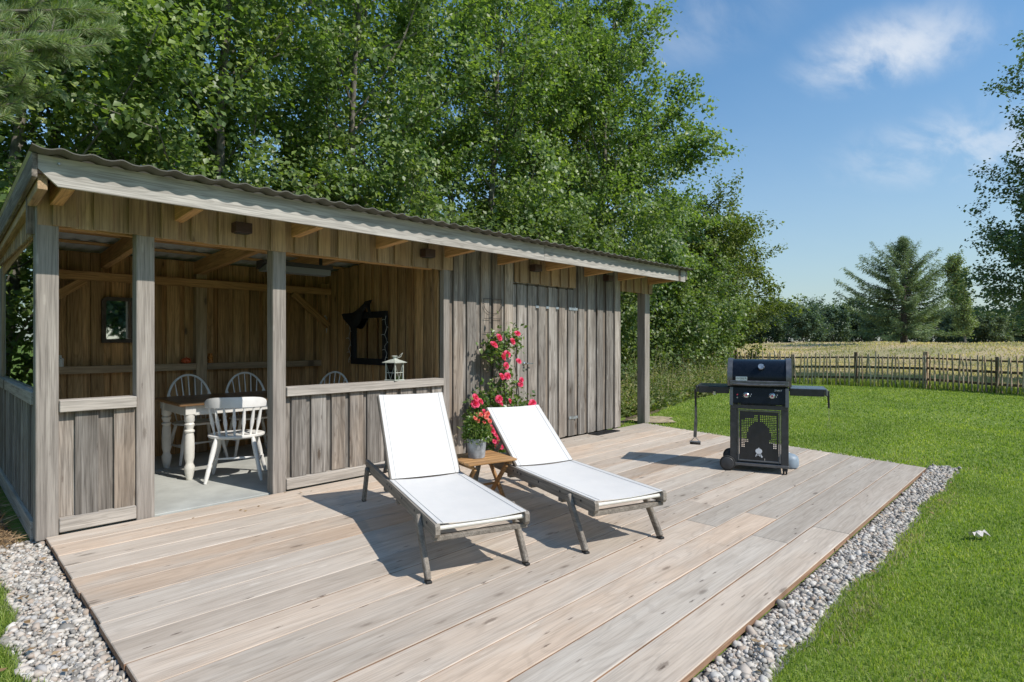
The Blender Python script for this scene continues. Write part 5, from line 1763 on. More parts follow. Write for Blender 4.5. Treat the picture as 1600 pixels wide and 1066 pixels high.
def broad_tree(name, label, cat, pos, height, radius, prof, nlimb, ntwig, nleaf, leaf, material, bark, group=None, stems=1, spread=0.25, t0=0.08, up=0.05, lean=(0, 0), leafw=0.4, cl=0.13, rise=0.55, elk=0.75, squash=1.0, limb_r=0.02, seed=0):
    """trunk, limbs at every height out to a crown profile, twigs along the limbs, leaves clumped along the twigs"""
    global rng
    rng = np.random.default_rng(zlib.crc32(label.encode()) + seed)
    x, y = pos; z = float(ground_z(x, y)) - 0.05
    t = thing(name, (x, y, z), label, cat, group)
    tb_ = MB()
    TP, TD, TL = [], [], []
    trunks = []
    for s_ in range(stems):
        a = 2 * math.pi * s_ / max(1, stems) + 0.6
        o = np.array([math.cos(a), math.sin(a), 0]) * (spread * 0.25 * (stems > 1))
        d = np.array([math.cos(a) * spread * (stems > 1) + lean[0], math.sin(a) * spread * (stems > 1) + lean[1], 1.0])
        h = height * (1.0 if s_ == 0 else rng.uniform(0.75, 0.97)) * 0.97
        pts = curve_pts(o, d, h, 9, 0.045, 0.04)
        r0 = 0.011 * height * (0.7 if stems > 1 else 1.0) + 0.02
        tb_.tube(pts, [r0 * (1 - 0.88 * i / 9) for i in range(10)], 7, mi=0)
        trunks.append(pts)
    for i in range(nlimb):
        tr_ = trunks[i % stems]
        tt = t0 + (1 - t0) * (i + rng.uniform(0, 1)) / nlimb
        tt = min(tt, 0.985)
        f = tt * 9; k = int(f); p0 = tr_[k] + (tr_[min(k + 1, 9)] - tr_[k]) * (f - k)
        az = i * 2.39996 + rng.uniform(-0.4, 0.4)
        target = radius * np.interp(tt, [q[0] for q in prof], [q[1] for q in prof]) * rng.uniform(0.72, 1.12)
        el = rise + elk * (tt - 0.4) + rng.uniform(-0.2, 0.2)
        L = max(0.25, target / max(0.45, math.cos(el)))
        d = (math.cos(az) * math.cos(el), math.sin(az) * math.cos(el) * squash, math.sin(el))
        pts = curve_pts(p0, d, L, 5, 0.09, up)
        tb_.tube(pts, [max(0.006, limb_r * height / 9 * (1 - 0.8 * q / 5)) for q in range(6)], 4)
        nt_ = max(3, int(ntwig * (0.4 + 0.6 * target / radius)))
        for j in range(nt_):
            u = rng.uniform(0.18, 1.0) ** 0.75
            f = u * 5; k = min(int(f), 4); q = pts[k] + (pts[k + 1] - pts[k]) * (f - k)
            dd = (pts[k + 1] - pts[k]); dd = dd / np.linalg.norm(dd)
            dr = dd * 0.6 + rng.normal(0, 0.75, 3) + np.array([0, 0, 0.12])
            dr /= np.linalg.norm(dr)
            TP.append(q); TD.append(dr); TL.append(min(1.1, 0.32 * L) * rng.uniform(0.55, 1.2) * (1.25 - 0.5 * u) + 0.12)
    TP = np.array(TP); TD = np.array(TD); TL = np.array(TL)
    # some twigs as wood
    for i in rng.choice(len(TP), min(len(TP), 260), replace=False):
        e = TP[i] + TD[i] * TL[i] * 0.9
        if 0.2 < e[0] + x < 8.95 and 4.3 < e[1] + y < 8.3 and e[2] < 2.8: continue
        tb_.tube([TP[i], TP[i] + TD[i] * TL[i] * 0.9], [0.007, 0.003], 3, cap=False)
    w_ = TL / TL.sum()
    idx = rng.choice(len(TP), nleaf, p=w_)
    s_ = rng.uniform(0.1, 1.05, nleaf)
    P_ = TP[idx] + TD[idx] * (TL[idx] * s_)[:, None] + rng.normal(0, cl, (nleaf, 3)) * (TL[idx] * 0.75 + 0.25)[:, None] * np.array([1, 1, 0.8])
    P_[:, 2] = np.maximum(P_[:, 2], 0.08)
    wx, wy, wz = P_[:, 0] + x, P_[:, 1] + y, P_[:, 2] + z            # nothing grows through the shed
    ok = ~((wx > 0.2) & (wx < 8.95) & (wy > 4.3) & (wy < 8.3) & (wz < 2.75) & (wz > -1))
    P_ = P_[ok]; idx = idx[ok]; nleaf = len(P_)
    D_ = TD[idx] * 0.5 + rng.normal(0, 0.55, (nleaf, 3)) + np.array([0, 0, -0.35])
    N_ = rng.normal(0, 0.5, (nleaf, 3)) + np.array([0, -0.15, 0.95]) + norm(P_ - [0, 0, height * 0.45]) * 0.45
    V_, F_ = leaf_arrays(P_, D_, N_, leaf * rng.uniform(0.65, 1.25, nleaf), leafw)
    put('crown', np_mesh('crown', V_, F_, material), t)
    tb_.build('trunk', bark, t, smooth=60)
    return t


OV = [(0, 0.62), (0.2, 0.95), (0.4, 1.0), (0.6, 0.85), (0.8, 0.55), (0.93, 0.3), (1, 0.12)]
TALL = [(0, 0.7), (0.15, 0.95), (0.35, 1.0), (0.55, 0.9), (0.75, 0.66), (0.9, 0.36), (1, 0.1)]
BUSHY = [(0, 0.8), (0.3, 1.0), (0.6, 0.85), (0.85, 0.5), (1, 0.2)]
MG = 'leafy trees in the row behind the shed'
broad_tree('maple_tree', 'tall maple at the left end of the tree row, behind the pine branches', 'tree', (0.6, 10.3), 9.6, 2.9, TALL, 80, 12, 76000, 0.09, MAT['leaf_pale'], MAT['bark'], MG, stems=3, spread=0.16)
broad_tree('maple_tree', 'broad leafy tree with light green crown above the left half of the shed roof', 'tree', (3.4, 11.0), 11.4, 3.1, TALL, 90, 12, 84000, 0.092, MAT['leaf_pale'], MAT['bark'], MG, stems=3, spread=0.15)
broad_tree('maple_tree', 'leafy tree with forked pale trunk showing through the gap above the middle of the roof', 'tree', (6.9, 11.3), 12.6, 3.2, TALL, 70, 11, 56000, 0.098, MAT['leaf'], MAT['bark'], MG, stems=2, spread=0.26, t0=0.2)
broad_tree('maple_tree', 'tall dense leafy tree above the shed door end of the roof', 'tree', (10.3, 11.4), 13.2, 3.3, TALL, 95, 12, 84000, 0.1, MAT['leaf'], MAT['bark'], MG, stems=3, spread=0.14)
broad_tree('maple_tree', 'tallest leafy tree at the right of the row, its ragged crown against open sky', 'tree', (14.3, 10.6), 13.4, 3.65, [(0, 0.85), (0.15, 1.0), (0.3, 1.0), (0.42, 0.9), (0.54, 0.78), (0.72, 0.52), (0.88, 0.27), (1, 0.06)], 120, 13, 110000, 0.11, MAT['leaf'], MAT['bark'], MG, stems=3, spread=0.12)
broad_tree('hornbeam_tree', 'low spreading yellow-green hornbeam at the right end of the hedge', 'tree', (20.9, 10.4), 5.7, 3.2, [(0, 0.5), (0.2, 0.9), (0.45, 1.0), (0.7, 0.85), (0.9, 0.5), (1, 0.2)], 80, 13, 62000, 0.105, MAT['leaf_horn'], MAT['bark_dark'], None, stems=3, spread=0.2, rise=0.45)
broad_tree('small_tree', 'young tree just behind the middle of the shed roof, in front of the tall row', 'tree', (5.4, 9.4), 4.6, 1.7, BUSHY, 40, 12, 11000, 0.11, MAT['leaf_hedge'], MAT['bark_dark'], None, stems=3, spread=0.2)
broad_tree('small_tree', 'bushy young tree by the left gable of the shed under the pine', 'tree', (-1.3, 9.8), 4.6, 1.7, BUSHY, 40, 12, 12000, 0.12, MAT['leaf_pale'], MAT['bark_dark'], None, stems=3, spread=0.2)

HG = 'leafy shrubs of the hedge beyond the shed'
for (x, y, h, r, n, lab) in ((9.7, 8.3, 3.7, 1.7, 24000, 'dense green shrub right behind the lone far post of the shed'),
                             (11.6, 8.6, 4.1, 1.8, 25000, 'tall dark green shrub in the hedge under the tallest tree'),
                             (13.8, 8.5, 3.5, 1.8, 23000, 'round green shrub in the middle of the hedge behind the weeds'),
                             (15.9, 8.8, 3.8, 1.9, 22000, 'loose green shrub in the hedge behind the left end of the grill'),
                             (17.9, 9.1, 3.3, 1.7, 19000, 'last green shrub at the right end of the hedge by the fence')):
    broad_tree('hedge_shrub', lab, 'shrub', (x, y), h, r, BUSHY, 46, 11, n, 0.09, MAT['leaf_hedge'], MAT['bark_dark'], HG, stems=4, spread=0.3, t0=0.03, cl=0.16)
for (x, y, h, r) in ((6.6, 9.3, 3.6, 1.6), (8.3, 9.6, 4.2, 1.8), (2.4, 9.6, 4.0, 1.7)):
    broad_tree('hedge_shrub', {6.6: 'green shrub behind the shed roof, left of the door', 8.3: 'green shrub behind the right end of the shed roof', 2.4: 'green shrub behind the left bay of the shed'}[x], 'shrub',
               (x, y), h, r, BUSHY, 40, 10, 9000, 0.11, MAT['leaf_hedge'], MAT['bark_dark'], HG, stems=3, spread=0.25, t0=0.03)
for (x, y) in ((-2.6, 7.4), (-2.9, 10.2)):
    broad_tree('garden_shrub', 'leafy shrub left of the shed, mirrored in the gable window' if y < 9 else 'leafy shrub behind the left corner of the shed, under the pine', 'shrub', (x, y), 2.9, 1.5, BUSHY, 34, 10, 6500, 0.13, MAT['leaf_pale'], MAT['bark_dark'], None, stems=3, spread=0.25, t0=0.03)

# tree leaning in from the right edge
broad_tree('edge_tree', 'dark-leaved tree reaching into the picture at the right edge beyond the fence', 'tree', (25.6, -0.45), 9.5, 3.6, [(0, 0.6), (0.18, 1.0), (0.34, 0.95), (0.44, 0.62), (0.6, 0.72), (0.8, 0.66), (0.92, 0.45), (1, 0.2)], 130, 14, 95000, 0.105, MAT['leaf_edge'], MAT['bark_dark'], None, stems=1, t0=0.14, cl=0.12)

rng = np.random.default_rng(101)
# ---- pine over the left end of the roof
pt = thing('pine_tree', (-1.9, 8.3, -0.05), 'pine with long bushy needle shoots hanging in at the top left corner', 'tree')
tb_ = MB(); tb_.tube(curve_pts((0, 0, 0), (0.05, 0, 1), 8.5, 8, 0.02, 0.02), [0.17 * (1 - 0.8 * i / 8) for i in range(9)], 9)
shoots = []


def view_pt(u, v, d):
    return np.array([0, 0, 1.35]) + pixdir(u, v) * d


tips = [(20, 30, 5.6), (50, 60, 5.5), (15, 95, 5.4), (45, 130, 5.6), (90, 40, 5.9), (110, 20, 6.0), (135, 25, 6.1), (120, 60, 5.8), (150, 15, 6.0), (165, 45, 6.0), (178, 20, 6.1), (185, 50, 6.1), (160, 70, 5.9), (95, 75, 5.8), (30, 160, 5.6), (70, 100, 5.7),
        (5, 60, 5.3), (-20, 40, 5.3), (-25, 100, 5.2), (10, 180, 5.5), (60, 20, 5.9), (-30, -20, 5.5), (40, -30, 5.7), (110, -25, 6.0), (160, -20, 6.1), (75, 150, 5.9), (-40, 150, 5.3), (-10, 140, 5.4), (130, 85, 6.0), (55, 95, 5.6)]
base = np.array([-1.9, 8.3, -0.05])
for (u, v, d) in tips:
    tip = view_pt(u, v, d) - base
    root = np.array([0.05, 0, tip[2] - 0.55 - 0.25 * rng.random()])
    mid = root * 0.45 + tip * 0.55 + np.array([0, 0, -0.16])
    tb_.tube([root, mid, tip], [0.045, 0.02, 0.007], 5)
    dirv = tip - mid; dirv /= np.linalg.norm(dirv)
    shoots.append((tip, dirv, 0.26))
    for k in range(4):
        f = rng.uniform(0.35, 0.95); p = mid + (tip - mid) * f
        dd = dirv + rng.normal(0, 0.55, 3) + [0, 0, 0.25]; dd /= np.linalg.norm(dd)
        e = p + dd * rng.uniform(0.12, 0.26); tb_.tube([p, e], [0.009, 0.005], 4); shoots.append((e, dd, 0.22))
for _ in range(60):                                                  # rest of the crown outside the picture
    az = rng.uniform(0, 6.28); h = rng.uniform(3.2, 8.3); r = (9.3 - h) * rng.uniform(0.12, 0.3)
    q = np.array([math.cos(az) * r, math.sin(az) * r, h])
    tb_.tube([(0, 0, h - 0.3), q], [0.03, 0.008], 4); shoots.append((q, norm(np.array([[math.cos(az), math.sin(az), 0.3]]))[0], 0.28))
VS, FS = [], []
off = 0
for (tip, dd, L) in shoots:
    n = 230
    s_ = rng.uniform(-0.95, 0.05, n)
    P_ = tip + dd * (s_ * L)[:, None]
    D_ = rng.normal(0, 1, (n, 3)); D_ -= dd * (D_ @ dd)[:, None]; D_ = norm(D_) * 0.85 + dd * (0.55 + 0.35 * rng.random(n))[:, None]
    V_, F_ = leaf_arrays(P_, D_, rng.normal(0, 1, (n, 3)), rng.uniform(0.085, 0.125, n), 0.024, 0.0)
    VS.append(V_); FS.append(F_ + off); off += len(V_)
put('crown', np_mesh('crown', np.concatenate(VS), np.concatenate(FS), MAT['needle']), pt)
tb_.build('trunk', MAT['bark'], pt, smooth=60)

rng = np.random.default_rng(102)
# ---- spruce out in the meadow
sx, sy = 77.4 * 0.985, 13.7 * 0.985
sp_ = thing('spruce_tree', (sx, sy, float(ground_z(sx, sy)) - 0.1), 'lone wide spruce with upswept branches standing out in the meadow', 'tree')
SH = 12.4
tb_ = MB(); tb_.tube([(0, 0, 0), (0.05, 0, 4), (0, 0.05, 8), (0, 0, SH)], [0.36, 0.26, 0.14, 0.02], 8)
VS, FS = [], []; off = 0
nb = 130
for i in range(nb):
    tt = (i / nb) ** 1.0
    h = 1.5 + (SH - 1.8) * tt
    Rr = np.interp(tt, [0, 0.12, 0.3, 0.5, 0.7, 0.88, 1], [4.4, 6.0, 6.2, 4.9, 3.2, 1.3, 0.3]) * rng.uniform(0.4, 1.2)
    az = i * 2.39996 + rng.uniform(-0.6, 0.6)
    rise_ = np.interp(tt, [0, 0.25, 0.6, 1], [-0.12, 0.26, 0.5, 0.9]) + rng.normal(0, 0.09)
    pts = []
    for k in range(7):
        f = k / 6
        pts.append(np.array([math.cos(az) * Rr * f, math.sin(az) * Rr * f, h + Rr * rise_ * (f ** 1.5) - 0.08 * Rr * math.sin(math.pi * f)]))
    tb_.tube(pts, [0.06 * (1 - 0.8 * k / 6) for k in range(7)], 4)
    n = int(170 + 220 * Rr / 5)
    f = rng.uniform(0.12, 1.02, n) ** 0.8; kk = np.clip((f * 6).astype(int), 0, 5); pa = np.array(pts)
    q = pa[kk] + (pa[kk + 1] - pa[kk]) * (f * 6 - kk)[:, None]
    q = q + rng.normal(0, 0.13, (n, 3))
    sd = rng.choice([-1, 1], n); lat = np.array([-math.sin(az), math.cos(az), 0])
    dv_ = lat * sd[:, None] * rng.uniform(0.3, 1, n)[:, None] + np.array([math.cos(az), math.sin(az), 0]) * 0.5 + np.stack([0 * f, 0 * f, rng.uniform(-0.75, 0.1, n)], 1)
    V_, F_ = leaf_arrays(q, dv_, rng.normal(0, 0.5, (n, 3)) + [0, 0, 0.7], rng.uniform(0.25, 0.62, n) * (1.1 - 0.5 * f) * (0.6 + Rr / 9), 0.1, 0.02)
    VS.append(V_); FS.append(F_ + off); off += len(V_)
put('crown', np_mesh('crown', np.concatenate(VS), np.concatenate(FS), MAT['spruce']), sp_)
tb_.build('trunk', MAT['bark_dark'], sp_, smooth=60)

# ---- poplar
pop = broad_tree('poplar_tree', 'slender columnar poplar to the right of the spruce beyond the meadow', 'tree', (126.2, 13.4), 14.6, 1.35, [(0, 0.6), (0.15, 1.0), (0.5, 1.05), (0.8, 1.0), (0.93, 0.8), (1, 0.5)], 90, 8, 15000, 0.3, MAT['leaf_poplar'], MAT['bark'], None, stems=1, spread=0.04, t0=0.05, rise=0.95, elk=0.1, cl=0.3)

# ---- far tree line beyond the meadow
FG = 'trees in the line beyond the meadow'
far_spec = []
for i, u in enumerate(np.linspace(1150, 1660, 21)):
    far_spec.append((u + random.uniform(-6, 6), random.uniform(118, 150)))
desc = ['round dark tree', 'broad dark tree', 'bushy dark tree', 'tall dark tree']
proto = []
for k in range(4):
    h = (7.0, 7.9, 6.4, 8.6)[k]; r = (4.3, 4.8, 4.0, 3.9)[k]
    proto.append(broad_tree('field_tree', desc[k], 'tree', (130 + k, 30), h, r, BUSHY, 40, 9, 7000, 0.42, MAT['leaf_far_hazed'], MAT['bark_dark'], FG, stems=2, spread=0.2, t0=0.05, cl=0.3))
    proto.append(None)
proto = [p for p in proto if p]
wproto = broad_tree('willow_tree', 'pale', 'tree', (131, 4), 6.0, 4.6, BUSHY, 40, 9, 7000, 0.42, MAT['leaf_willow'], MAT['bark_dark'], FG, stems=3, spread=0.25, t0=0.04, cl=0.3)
used = set()
spots = ['left of the hornbeam gap', 'nearest the hornbeam', 'second right of the hornbeam', 'third right of the hornbeam', 'fourth right of the hornbeam', 'fifth right of the hornbeam',
         'left of the spruce branches', 'behind the left branch tips of the spruce', 'behind the left side of the spruce', 'just left of the spruce trunk', 'behind the spruce trunk', 'just right of the spruce trunk', 'behind the right side of the spruce',
         'between spruce and poplar', 'just left of the poplar', 'behind the poplar', 'right of the poplar', 'under the dark edge tree', 'under the dark edge tree near the frame edge', 'at the right frame edge', 'beyond the right frame edge']
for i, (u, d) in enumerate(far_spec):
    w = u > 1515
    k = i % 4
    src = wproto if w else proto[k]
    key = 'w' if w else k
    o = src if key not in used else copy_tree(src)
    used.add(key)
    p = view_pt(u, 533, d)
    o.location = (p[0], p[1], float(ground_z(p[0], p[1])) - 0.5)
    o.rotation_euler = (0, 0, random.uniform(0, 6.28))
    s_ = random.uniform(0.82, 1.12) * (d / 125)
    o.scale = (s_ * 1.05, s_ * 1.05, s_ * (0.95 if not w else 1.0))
    o['label'] = ('pale willow-like tree ' if w else desc[k] + ' ') + 'in the far line, ' + spots[i]
# trees on the far side of the garden, seen only in the mirrors
for i, x in enumerate((-6, 1, 8)):
    o = copy_tree(proto[i % 4]); o.location = (x, -17 - (i % 2) * 2, -0.1); o.scale = (0.85, 0.85, 0.95)
    o['label'] = ('left', 'middle', 'right')[i] + ' one of the garden trees behind the viewer, seen only in the mirrors'; o['group'] = 'trees on the far side of the garden'
    o.name = 'garden_tree'

rng = np.random.default_rng(103)
# ------------------------------------------------------------------ weeds along the hedge
VS, FS = [], []; off = 0
n = 2300
u_ = rng.uniform(0, 1, n)
hx = 8.6 + u_ * 9.2
front = np.interp(hx, [8.6, 9.9, 12.4, 14, 16.7, 18], [5.75, 5.75, 6.35, 6.5, 7.2, 7.6])
hy = front + np.abs(rng.normal(0, 0.75, n)) + 0.0
hh = rng.uniform(0.3, 1.25, n) * np.clip(0.4 + (hy - front) * 0.7, 0.3, 1.2) * np.clip(0.55 + (hx - 8.6) * 0.2, 0.55, 1.0)
hz = ground_z(hx, hy)
for j in range(9):
    f = j / 8
    P_ = np.stack([hx, hy, hz + hh * f * 0.95], 1) + rng.normal(0, 0.03, (n, 3))
    P_[:, 2] = np.maximum(P_[:, 2], hz)
    a = rng.uniform(0, 6.28, n)
    D_ = np.stack([np.cos(a), np.sin(a), rng.uniform(0.1, 1.0, n)], 1)
    V_, F_ = leaf_arrays(P_, D_, rng.normal(0, 0.5, (n, 3)) + [0, -0.3, 0.7], rng.uniform(0.05, 0.16, n) * (1.15 - 0.7 * f), 0.22)
    VS.append(V_); FS.append(F_ + off); off += len(V_)
q = rng.uniform(0, 1, n) < 0.3
V_, F_ = blade_arrays(np.stack([hx, hy, hz], 1)[q], hh[q] * 1.15, np.full(q.sum(), 0.011), 0.3)
W_ = np.concatenate(VS); FW = np.concatenate(FS)
o = put('weeds', np_mesh('weeds', W_, FW, MAT['weed'])); tag(o, 'tall seeding weeds along the foot of the hedge', 'weeds', kind='stuff')
o = put('weed_stems', np_mesh('weed_stems', V_, F_, MAT['hay'])); tag(o, 'dry upright weed stalks along the foot of the hedge', 'weed stalks', kind='stuff')

# ------------------------------------------------------------------ grass


def in_deck(x, y):
    return (x > 0.55) & (x < 7.52 + (y - 1.118) * 0.207) & (y > 1.06) & (y < 5.2)


def gravel_edge(x):
    """outer edge of the gravel along the near side of the deck"""
    return 0.90 + 0.022 * np.sin(x * 2.3 + 0.5) + 0.014 * np.sin(x * 5.3 + 1) + 0.009 * np.sin(x * 11.7 + 2) + 0.006 * np.sin(x * 23.1)


def left_edge(y):
    return 0.31 - 0.075 * (3.6 - y) * 0 + 0.03 * np.sin(y * 5) + 0.02 * np.sin(y * 13 + 2) + 0.06 * sstep(3.2, 2.4, y)


def in_gravel(x, y):
    a = (x > 0.4) & (x < 7.72) & (y > gravel_edge(x)) & (y < 1.14)
    b_ = (x > left_edge(y)) & (x < 0.62) & (y < 5.2) & (y > 0.9)
    c = (x > left_edge(y) - 0.9 * sstep(4.55, 5.1, y)) & (x < 0.62) & (y > 4.5) & (y < 5.2)
    return a | b_ | c


def lawn_ok(x, y):
    ok = ~in_deck(x, y) & ~in_gravel(x, y) & (beyond_fence(x, y) < 0.05)
    fr = np.interp(x, [7.7, 8.6, 9.9, 12.4, 14, 16.7, 18], [5.3, 5.55, 5.75, 6.35, 6.5, 7.2, 7.6])
    ok &= ~((x > 7.6) & (y > fr))
    ok &= ~((x < 7.7) & (y > 5.0) & (x > -2.6))
    ok &= ~(((x - 8.85) / 0.45) ** 2 + ((y - 5.12) / 0.32) ** 2 < rng.uniform(0.5, 1.1, x.shape))
    ok &= ~((x < 0.3) & (y > 4.55 + 0.05 * np.sin(x * 9)))
    return ok


def scatter(r0, r1, a0, a1, dens):
    A_ = 0.5 * (r1 * r1 - r0 * r0) * (a1 - a0)
    n = int(A_ * dens)
    r = np.sqrt(rng.uniform(r0 * r0, r1 * r1, n)); a = rng.uniform(a0, a1, n)
    return r * np.cos(a), r * np.sin(a)


VS, FS = [], []; off = 0
for (r0, r1, a0, a1, dens, h0, h1, w) in ((1.9, 4.2, R_(-10), R_(27), 15000, 0.016, 0.036, 0.0042), (4.2, 7.5, R_(-6), R_(16), 6000, 0.016, 0.038, 0.0065), (7.5, 12, R_(-3), R_(37), 1700, 0.018, 0.042, 0.011), (12, 22, R_(-3), R_(36), 420, 0.02, 0.048, 0.02), (2.2, 5.0, R_(82), R_(102), 13000, 0.02, 0.05, 0.0045)):
    x, y = scatter(r0, r1, a0, a1, dens)
    k = lawn_ok(x, y); x = x[k]; y = y[k]
    n = len(x)
    edge = in_gravel(x, y + 0.06) | in_gravel(x + 0.06, y) | in_deck(x - 0.08, y)
    h = rng.uniform(h0, h1, n) * np.where(edge, 1.35, 1.0)
    V_, F_ = blade_arrays(np.stack([x, y, ground_z(x, y) - 0.003], 1), h, np.full(n, w) * rng.uniform(0.7, 1.2, n), 0.75)
    VS.append(V_); FS.append(F_ + off); off += len(V_)
o = put('lawn_grass', np_mesh('lawn_grass', np.concatenate(VS), np.concatenate(FS), MAT['grass'])); tag(o, 'short mown green lawn grass round the deck', 'grass', kind='stuff')
# long grass left standing under the fence
n = 5200
t_ = rng.uniform(0, 1, n); which = rng.uniform(0, 1, n) < 0.55
fx = np.where(which, FA[0] + (FC[0] - FA[0]) * t_, FC[0] + (FB[0] - FC[0]) * t_); fy = np.where(which, FA[1] + (FC[1] - FA[1]) * t_, FC[1] + (FB[1] - FC[1]) * t_)
fx = fx + rng.normal(0.1, 0.18, n); fy = fy + rng.normal(0, 0.05, n)
V_, F_ = blade_arrays(np.stack([fx, fy, ground_z(fx, fy)], 1), rng.uniform(0.1, 0.34, n), rng.uniform(0.01, 0.022, n), 0.6)
o = put('fence_grass', np_mesh('fence_grass', V_, F_, MAT['grass'])); tag(o, 'longer green grass left standing along the foot of the fence', 'grass', kind='stuff')
# dry meadow grass
VS, FS = [], []; off = 0
for (r0, r1, dens, h0, h1, w) in ((18.5, 26, 210, 0.05, 0.24, 0.016), (26, 40, 60, 0.05, 0.2, 0.035), (40, 62, 14, 0.06, 0.22, 0.07), (62, 110, 3, 0.1, 0.3, 0.15)):
    x, y = scatter(r0, r1, R_(-4), R_(33), dens)
    k = (beyond_fence(x, y) > 0.5) & ~((y > 9.5) & (x < 22)); x = x[k]; y = y[k]; n = len(x)
    V_, F_ = blade_arrays(np.stack([x, y, ground_z(x, y) - 0.02], 1), rng.uniform(h0, h1, n), np.full(n, w), 0.6)
    VS.append(V_); FS.append(F_ + off); off += len(V_)
o = put('meadow_grass', np_mesh('meadow_grass', np.concatenate(VS), np.concatenate(FS), MAT['hay'])); tag(o, 'tall dry golden grass of the meadow beyond the fence', 'grass', kind='stuff')
# dead needles and cut stalks by the gable
n = 5200
x = 0.46 - np.abs(rng.normal(0, 0.5, n)); y = rng.uniform(4.9, 7.4, n)
hump = 0.10 * np.exp(-((x - 0.15) / 0.35) ** 2) * sstep(4.85, 5.4, y)
P_ = np.stack([x, y, ground_z(x, y) + 0.01 + hump * rng.uniform(0, 1, n)], 1)
V_, F_ = leaf_arrays(P_, rng.normal(0, 1, (n, 3)) * [1, 1, 0.25], rng.normal(0, 0.4, (n, 3)) + [0, 0, 1], rng.uniform(0.06, 0.18, n), 0.018, 0.0)
o = put('dead_straw', np_mesh('dead_straw', V_, F_, MAT['straw'])); tag(o, 'heap of brown dead needles and stalks at the foot of the shed gable', 'straw', kind='stuff')

# ------------------------------------------------------------------ gravel
ico = bmesh.new(); bmesh.ops.create_icosphere(ico, subdivisions=2, radius=1.0); ico.verts.ensure_lookup_table()
iv = np.array([v.co[:] for v in ico.verts]); if_ = np.array([[v.index for v in f.verts] for f in ico.faces]); ico.free()
ico1 = bmesh.new(); bmesh.ops.create_icosphere(ico1, subdivisions=1, radius=1.0); iv1 = np.array([v.co[:] for v in ico1.verts]); if1 = np.array([[v.index for v in f.verts] for f in ico1.faces]); ico1.free()


def stones(x, y, z, s, base_v, base_f, nvar=24):
    VS, FS = [], []
    variants = []
    for k in range(nvar):
        v = base_v.copy()
        for _ in range(5):                                           # knock flats off the sphere
            d = rng.normal(0, 1, 3); d /= np.linalg.norm(d); h = rng.uniform(0.5, 0.85)
            q = v @ d; v = v - np.outer(np.maximum(q - h, 0), d) * 0.9
        v = v * rng.uniform([0.8, 0.65, 0.5], [1.25, 0.95, 0.75])
        variants.append(v)
    n = len(x); nv = len(base_v)
    for i in range(n):
        v = variants[i % nvar]
        a, b_, c = rng.uniform(0, 6.28), rng.normal(0, 0.35), rng.normal(0, 0.35)
        m_ = np.array(Matrix.Rotation(a, 3, 'Z') @ Matrix.Rotation(b_, 3, 'X') @ Matrix.Rotation(c, 3, 'Y'))
        VS.append((v * s[i]) @ m_.T + [x[i], y[i], z[i]]); FS.append(base_f + i * nv)
    return np.concatenate(VS), np.concatenate(FS)


xs_, ys_, ss_ = [], [], []
X_, Y_ = rng.uniform(1.5, 7.75, 20000), rng.uniform(0.72, 1.14, 20000)
k = in_gravel(X_, Y_) & (Y_ < 1.112); X1_, Y1_ = X_[k], Y_[k]
dist = np.hypot(X1_, Y1_)
keep = rng.uniform(0, 1, len(X1_)) < np.clip(1.15 - dist * 0.06, 0.55, 1)
X1_, Y1_ = X1_[keep], Y1_[keep]
X_, Y_ = rng.uniform(-0.7, 0.62, 25000), rng.uniform(2.2, 5.2, 25000)
k = in_gravel(X_, Y_) & (X_ < 0.592); X2_, Y2_ = X_[k], Y_[k]
gxs = np.concatenate([X1_, X2_]); gys = np.concatenate([Y1_, Y2_]); n = len(gxs)
sz_ = rng.lognormal(math.log(0.0135), 0.36, n)
gzs = ground_z(gxs, gys) + rng.uniform(0.0, 0.022, n)
V_, F_ = stones(gxs, gys, gzs, sz_, iv1, if1)
o = put('gravel', np_mesh('gravel', V_, F_, MAT['stone'], True)); tag(o, 'pale mixed gravel in a strip along the edges of the deck', 'gravel', kind='stuff')
# small gravel showing at the far end of the deck
n = 900
y = rng.uniform(1.2, 5.1, n); x = 7.50 + (y - 1.118) * 0.207 + np.abs(rng.normal(0, 0.035, n)) + 0.01
V_, F_ = stones(x, y, ground_z(x, y) + 0.012, rng.uniform(0.007, 0.014, n), iv1, if1)
o = put('gravel', np_mesh('gravel', V_, F_, MAT['stone'], True)); tag(o, 'thin line of pale gravel between the far end of the deck and the lawn', 'gravel', kind='stuff')
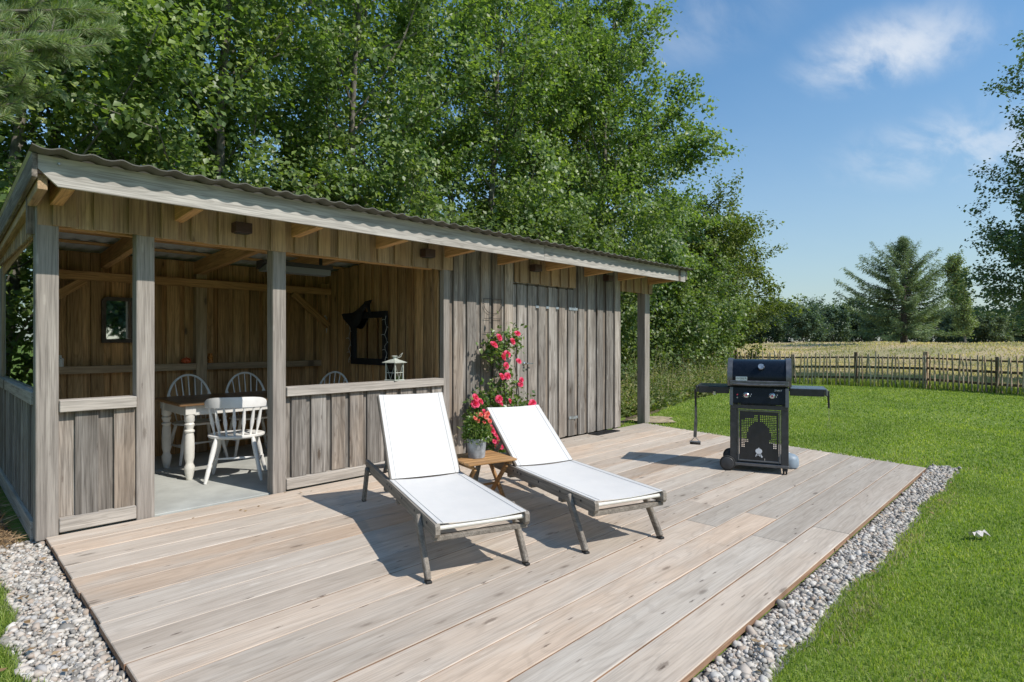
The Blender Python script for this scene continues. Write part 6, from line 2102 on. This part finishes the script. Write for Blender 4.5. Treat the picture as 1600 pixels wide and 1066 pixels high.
# soft dirt under the gravel
mb = MB()
gx_ = np.linspace(1.2, 7.75, 60)
vs = []; fs = []
for i, x in enumerate(gx_): vs += [(x, float(gravel_edge(x)) - 0.03, float(ground_z(x, 0.9)) + 0.006), (x, 1.13, float(ground_z(x, 1.1)) + 0.006)]
for i in range(59): fs.append((2 * i, 2 * i + 2, 2 * i + 3, 2 * i + 1))
mb.add(vs, fs)
vs = []; fs = []
gy_ = np.linspace(1.9, 5.0, 40)
for y in gy_: vs += [(float(left_edge(y)) - 0.02, y, float(ground_z(0.4, y)) + 0.0065), (0.61, y, float(ground_z(0.5, y)) + 0.0065)]
for i in range(39): fs.append((2 * i, 2 * i + 2, 2 * i + 3, 2 * i + 1))
mb.add(vs, fs)
o = mb.build('gravel_bed', MAT['bed']); tag(o, kind='structure')

# fallen leaves in the gravel and on the boards, dry tufts along the lawn edge
n = 130
x = np.concatenate([rng.uniform(1.9, 7.4, 60), rng.uniform(0.0, 0.58, 50), rng.uniform(0.7, 7.0, 20)]); y = np.concatenate([rng.uniform(0.82, 1.1, 60), rng.uniform(2.4, 5.0, 50), rng.uniform(4.6, 5.03, 20)])
z = np.where(in_deck(x, y) & (x > 0.6) & (y > 1.12), 0.006, ground_z(x, y) + 0.042)
V_, F_ = leaf_arrays(np.stack([x, y, z], 1), rng.normal(0, 1, (n, 3)) * [1, 1, 0.15], rng.normal(0, 0.25, (n, 3)) + [0, 0, 1], rng.uniform(0.02, 0.045, n), 0.32)
o = put('fallen_leaves', np_mesh('fallen_leaves', V_, F_, MAT['straw'])); tag(o, 'small dry fallen leaves scattered on the gravel and deck edge', 'fallen leaves', kind='stuff')
xs_, ys_ = [], []
for (cx_, cy_, rx_, ry_, k) in ((3.35, 0.80, 0.28, 0.05, 520), (4.6, 0.83, 0.4, 0.05, 520), (6.3, 0.82, 0.4, 0.06, 420), (2.75, 0.42, 0.14, 0.09, 260), (3.55, 0.05, 0.12, 0.06, 200), (7.9, 1.1, 0.15, 0.5, 260)):
    xs_.append(rng.normal(cx_, rx_, k)); ys_.append(rng.normal(cy_, ry_, k))
x = np.concatenate(xs_); y = np.concatenate(ys_); k = lawn_ok(x, y); x = x[k]; y = y[k]; n = len(x)
V_, F_ = blade_arrays(np.stack([x, y, ground_z(x, y)], 1), rng.uniform(0.018, 0.045, n), rng.uniform(0.003, 0.006, n), 0.9)
o = put('dry_tufts', np_mesh('dry_tufts', V_, F_, MAT['hay'])); tag(o, 'straw coloured dry patches in the lawn along the gravel edge', 'dry grass', kind='stuff')
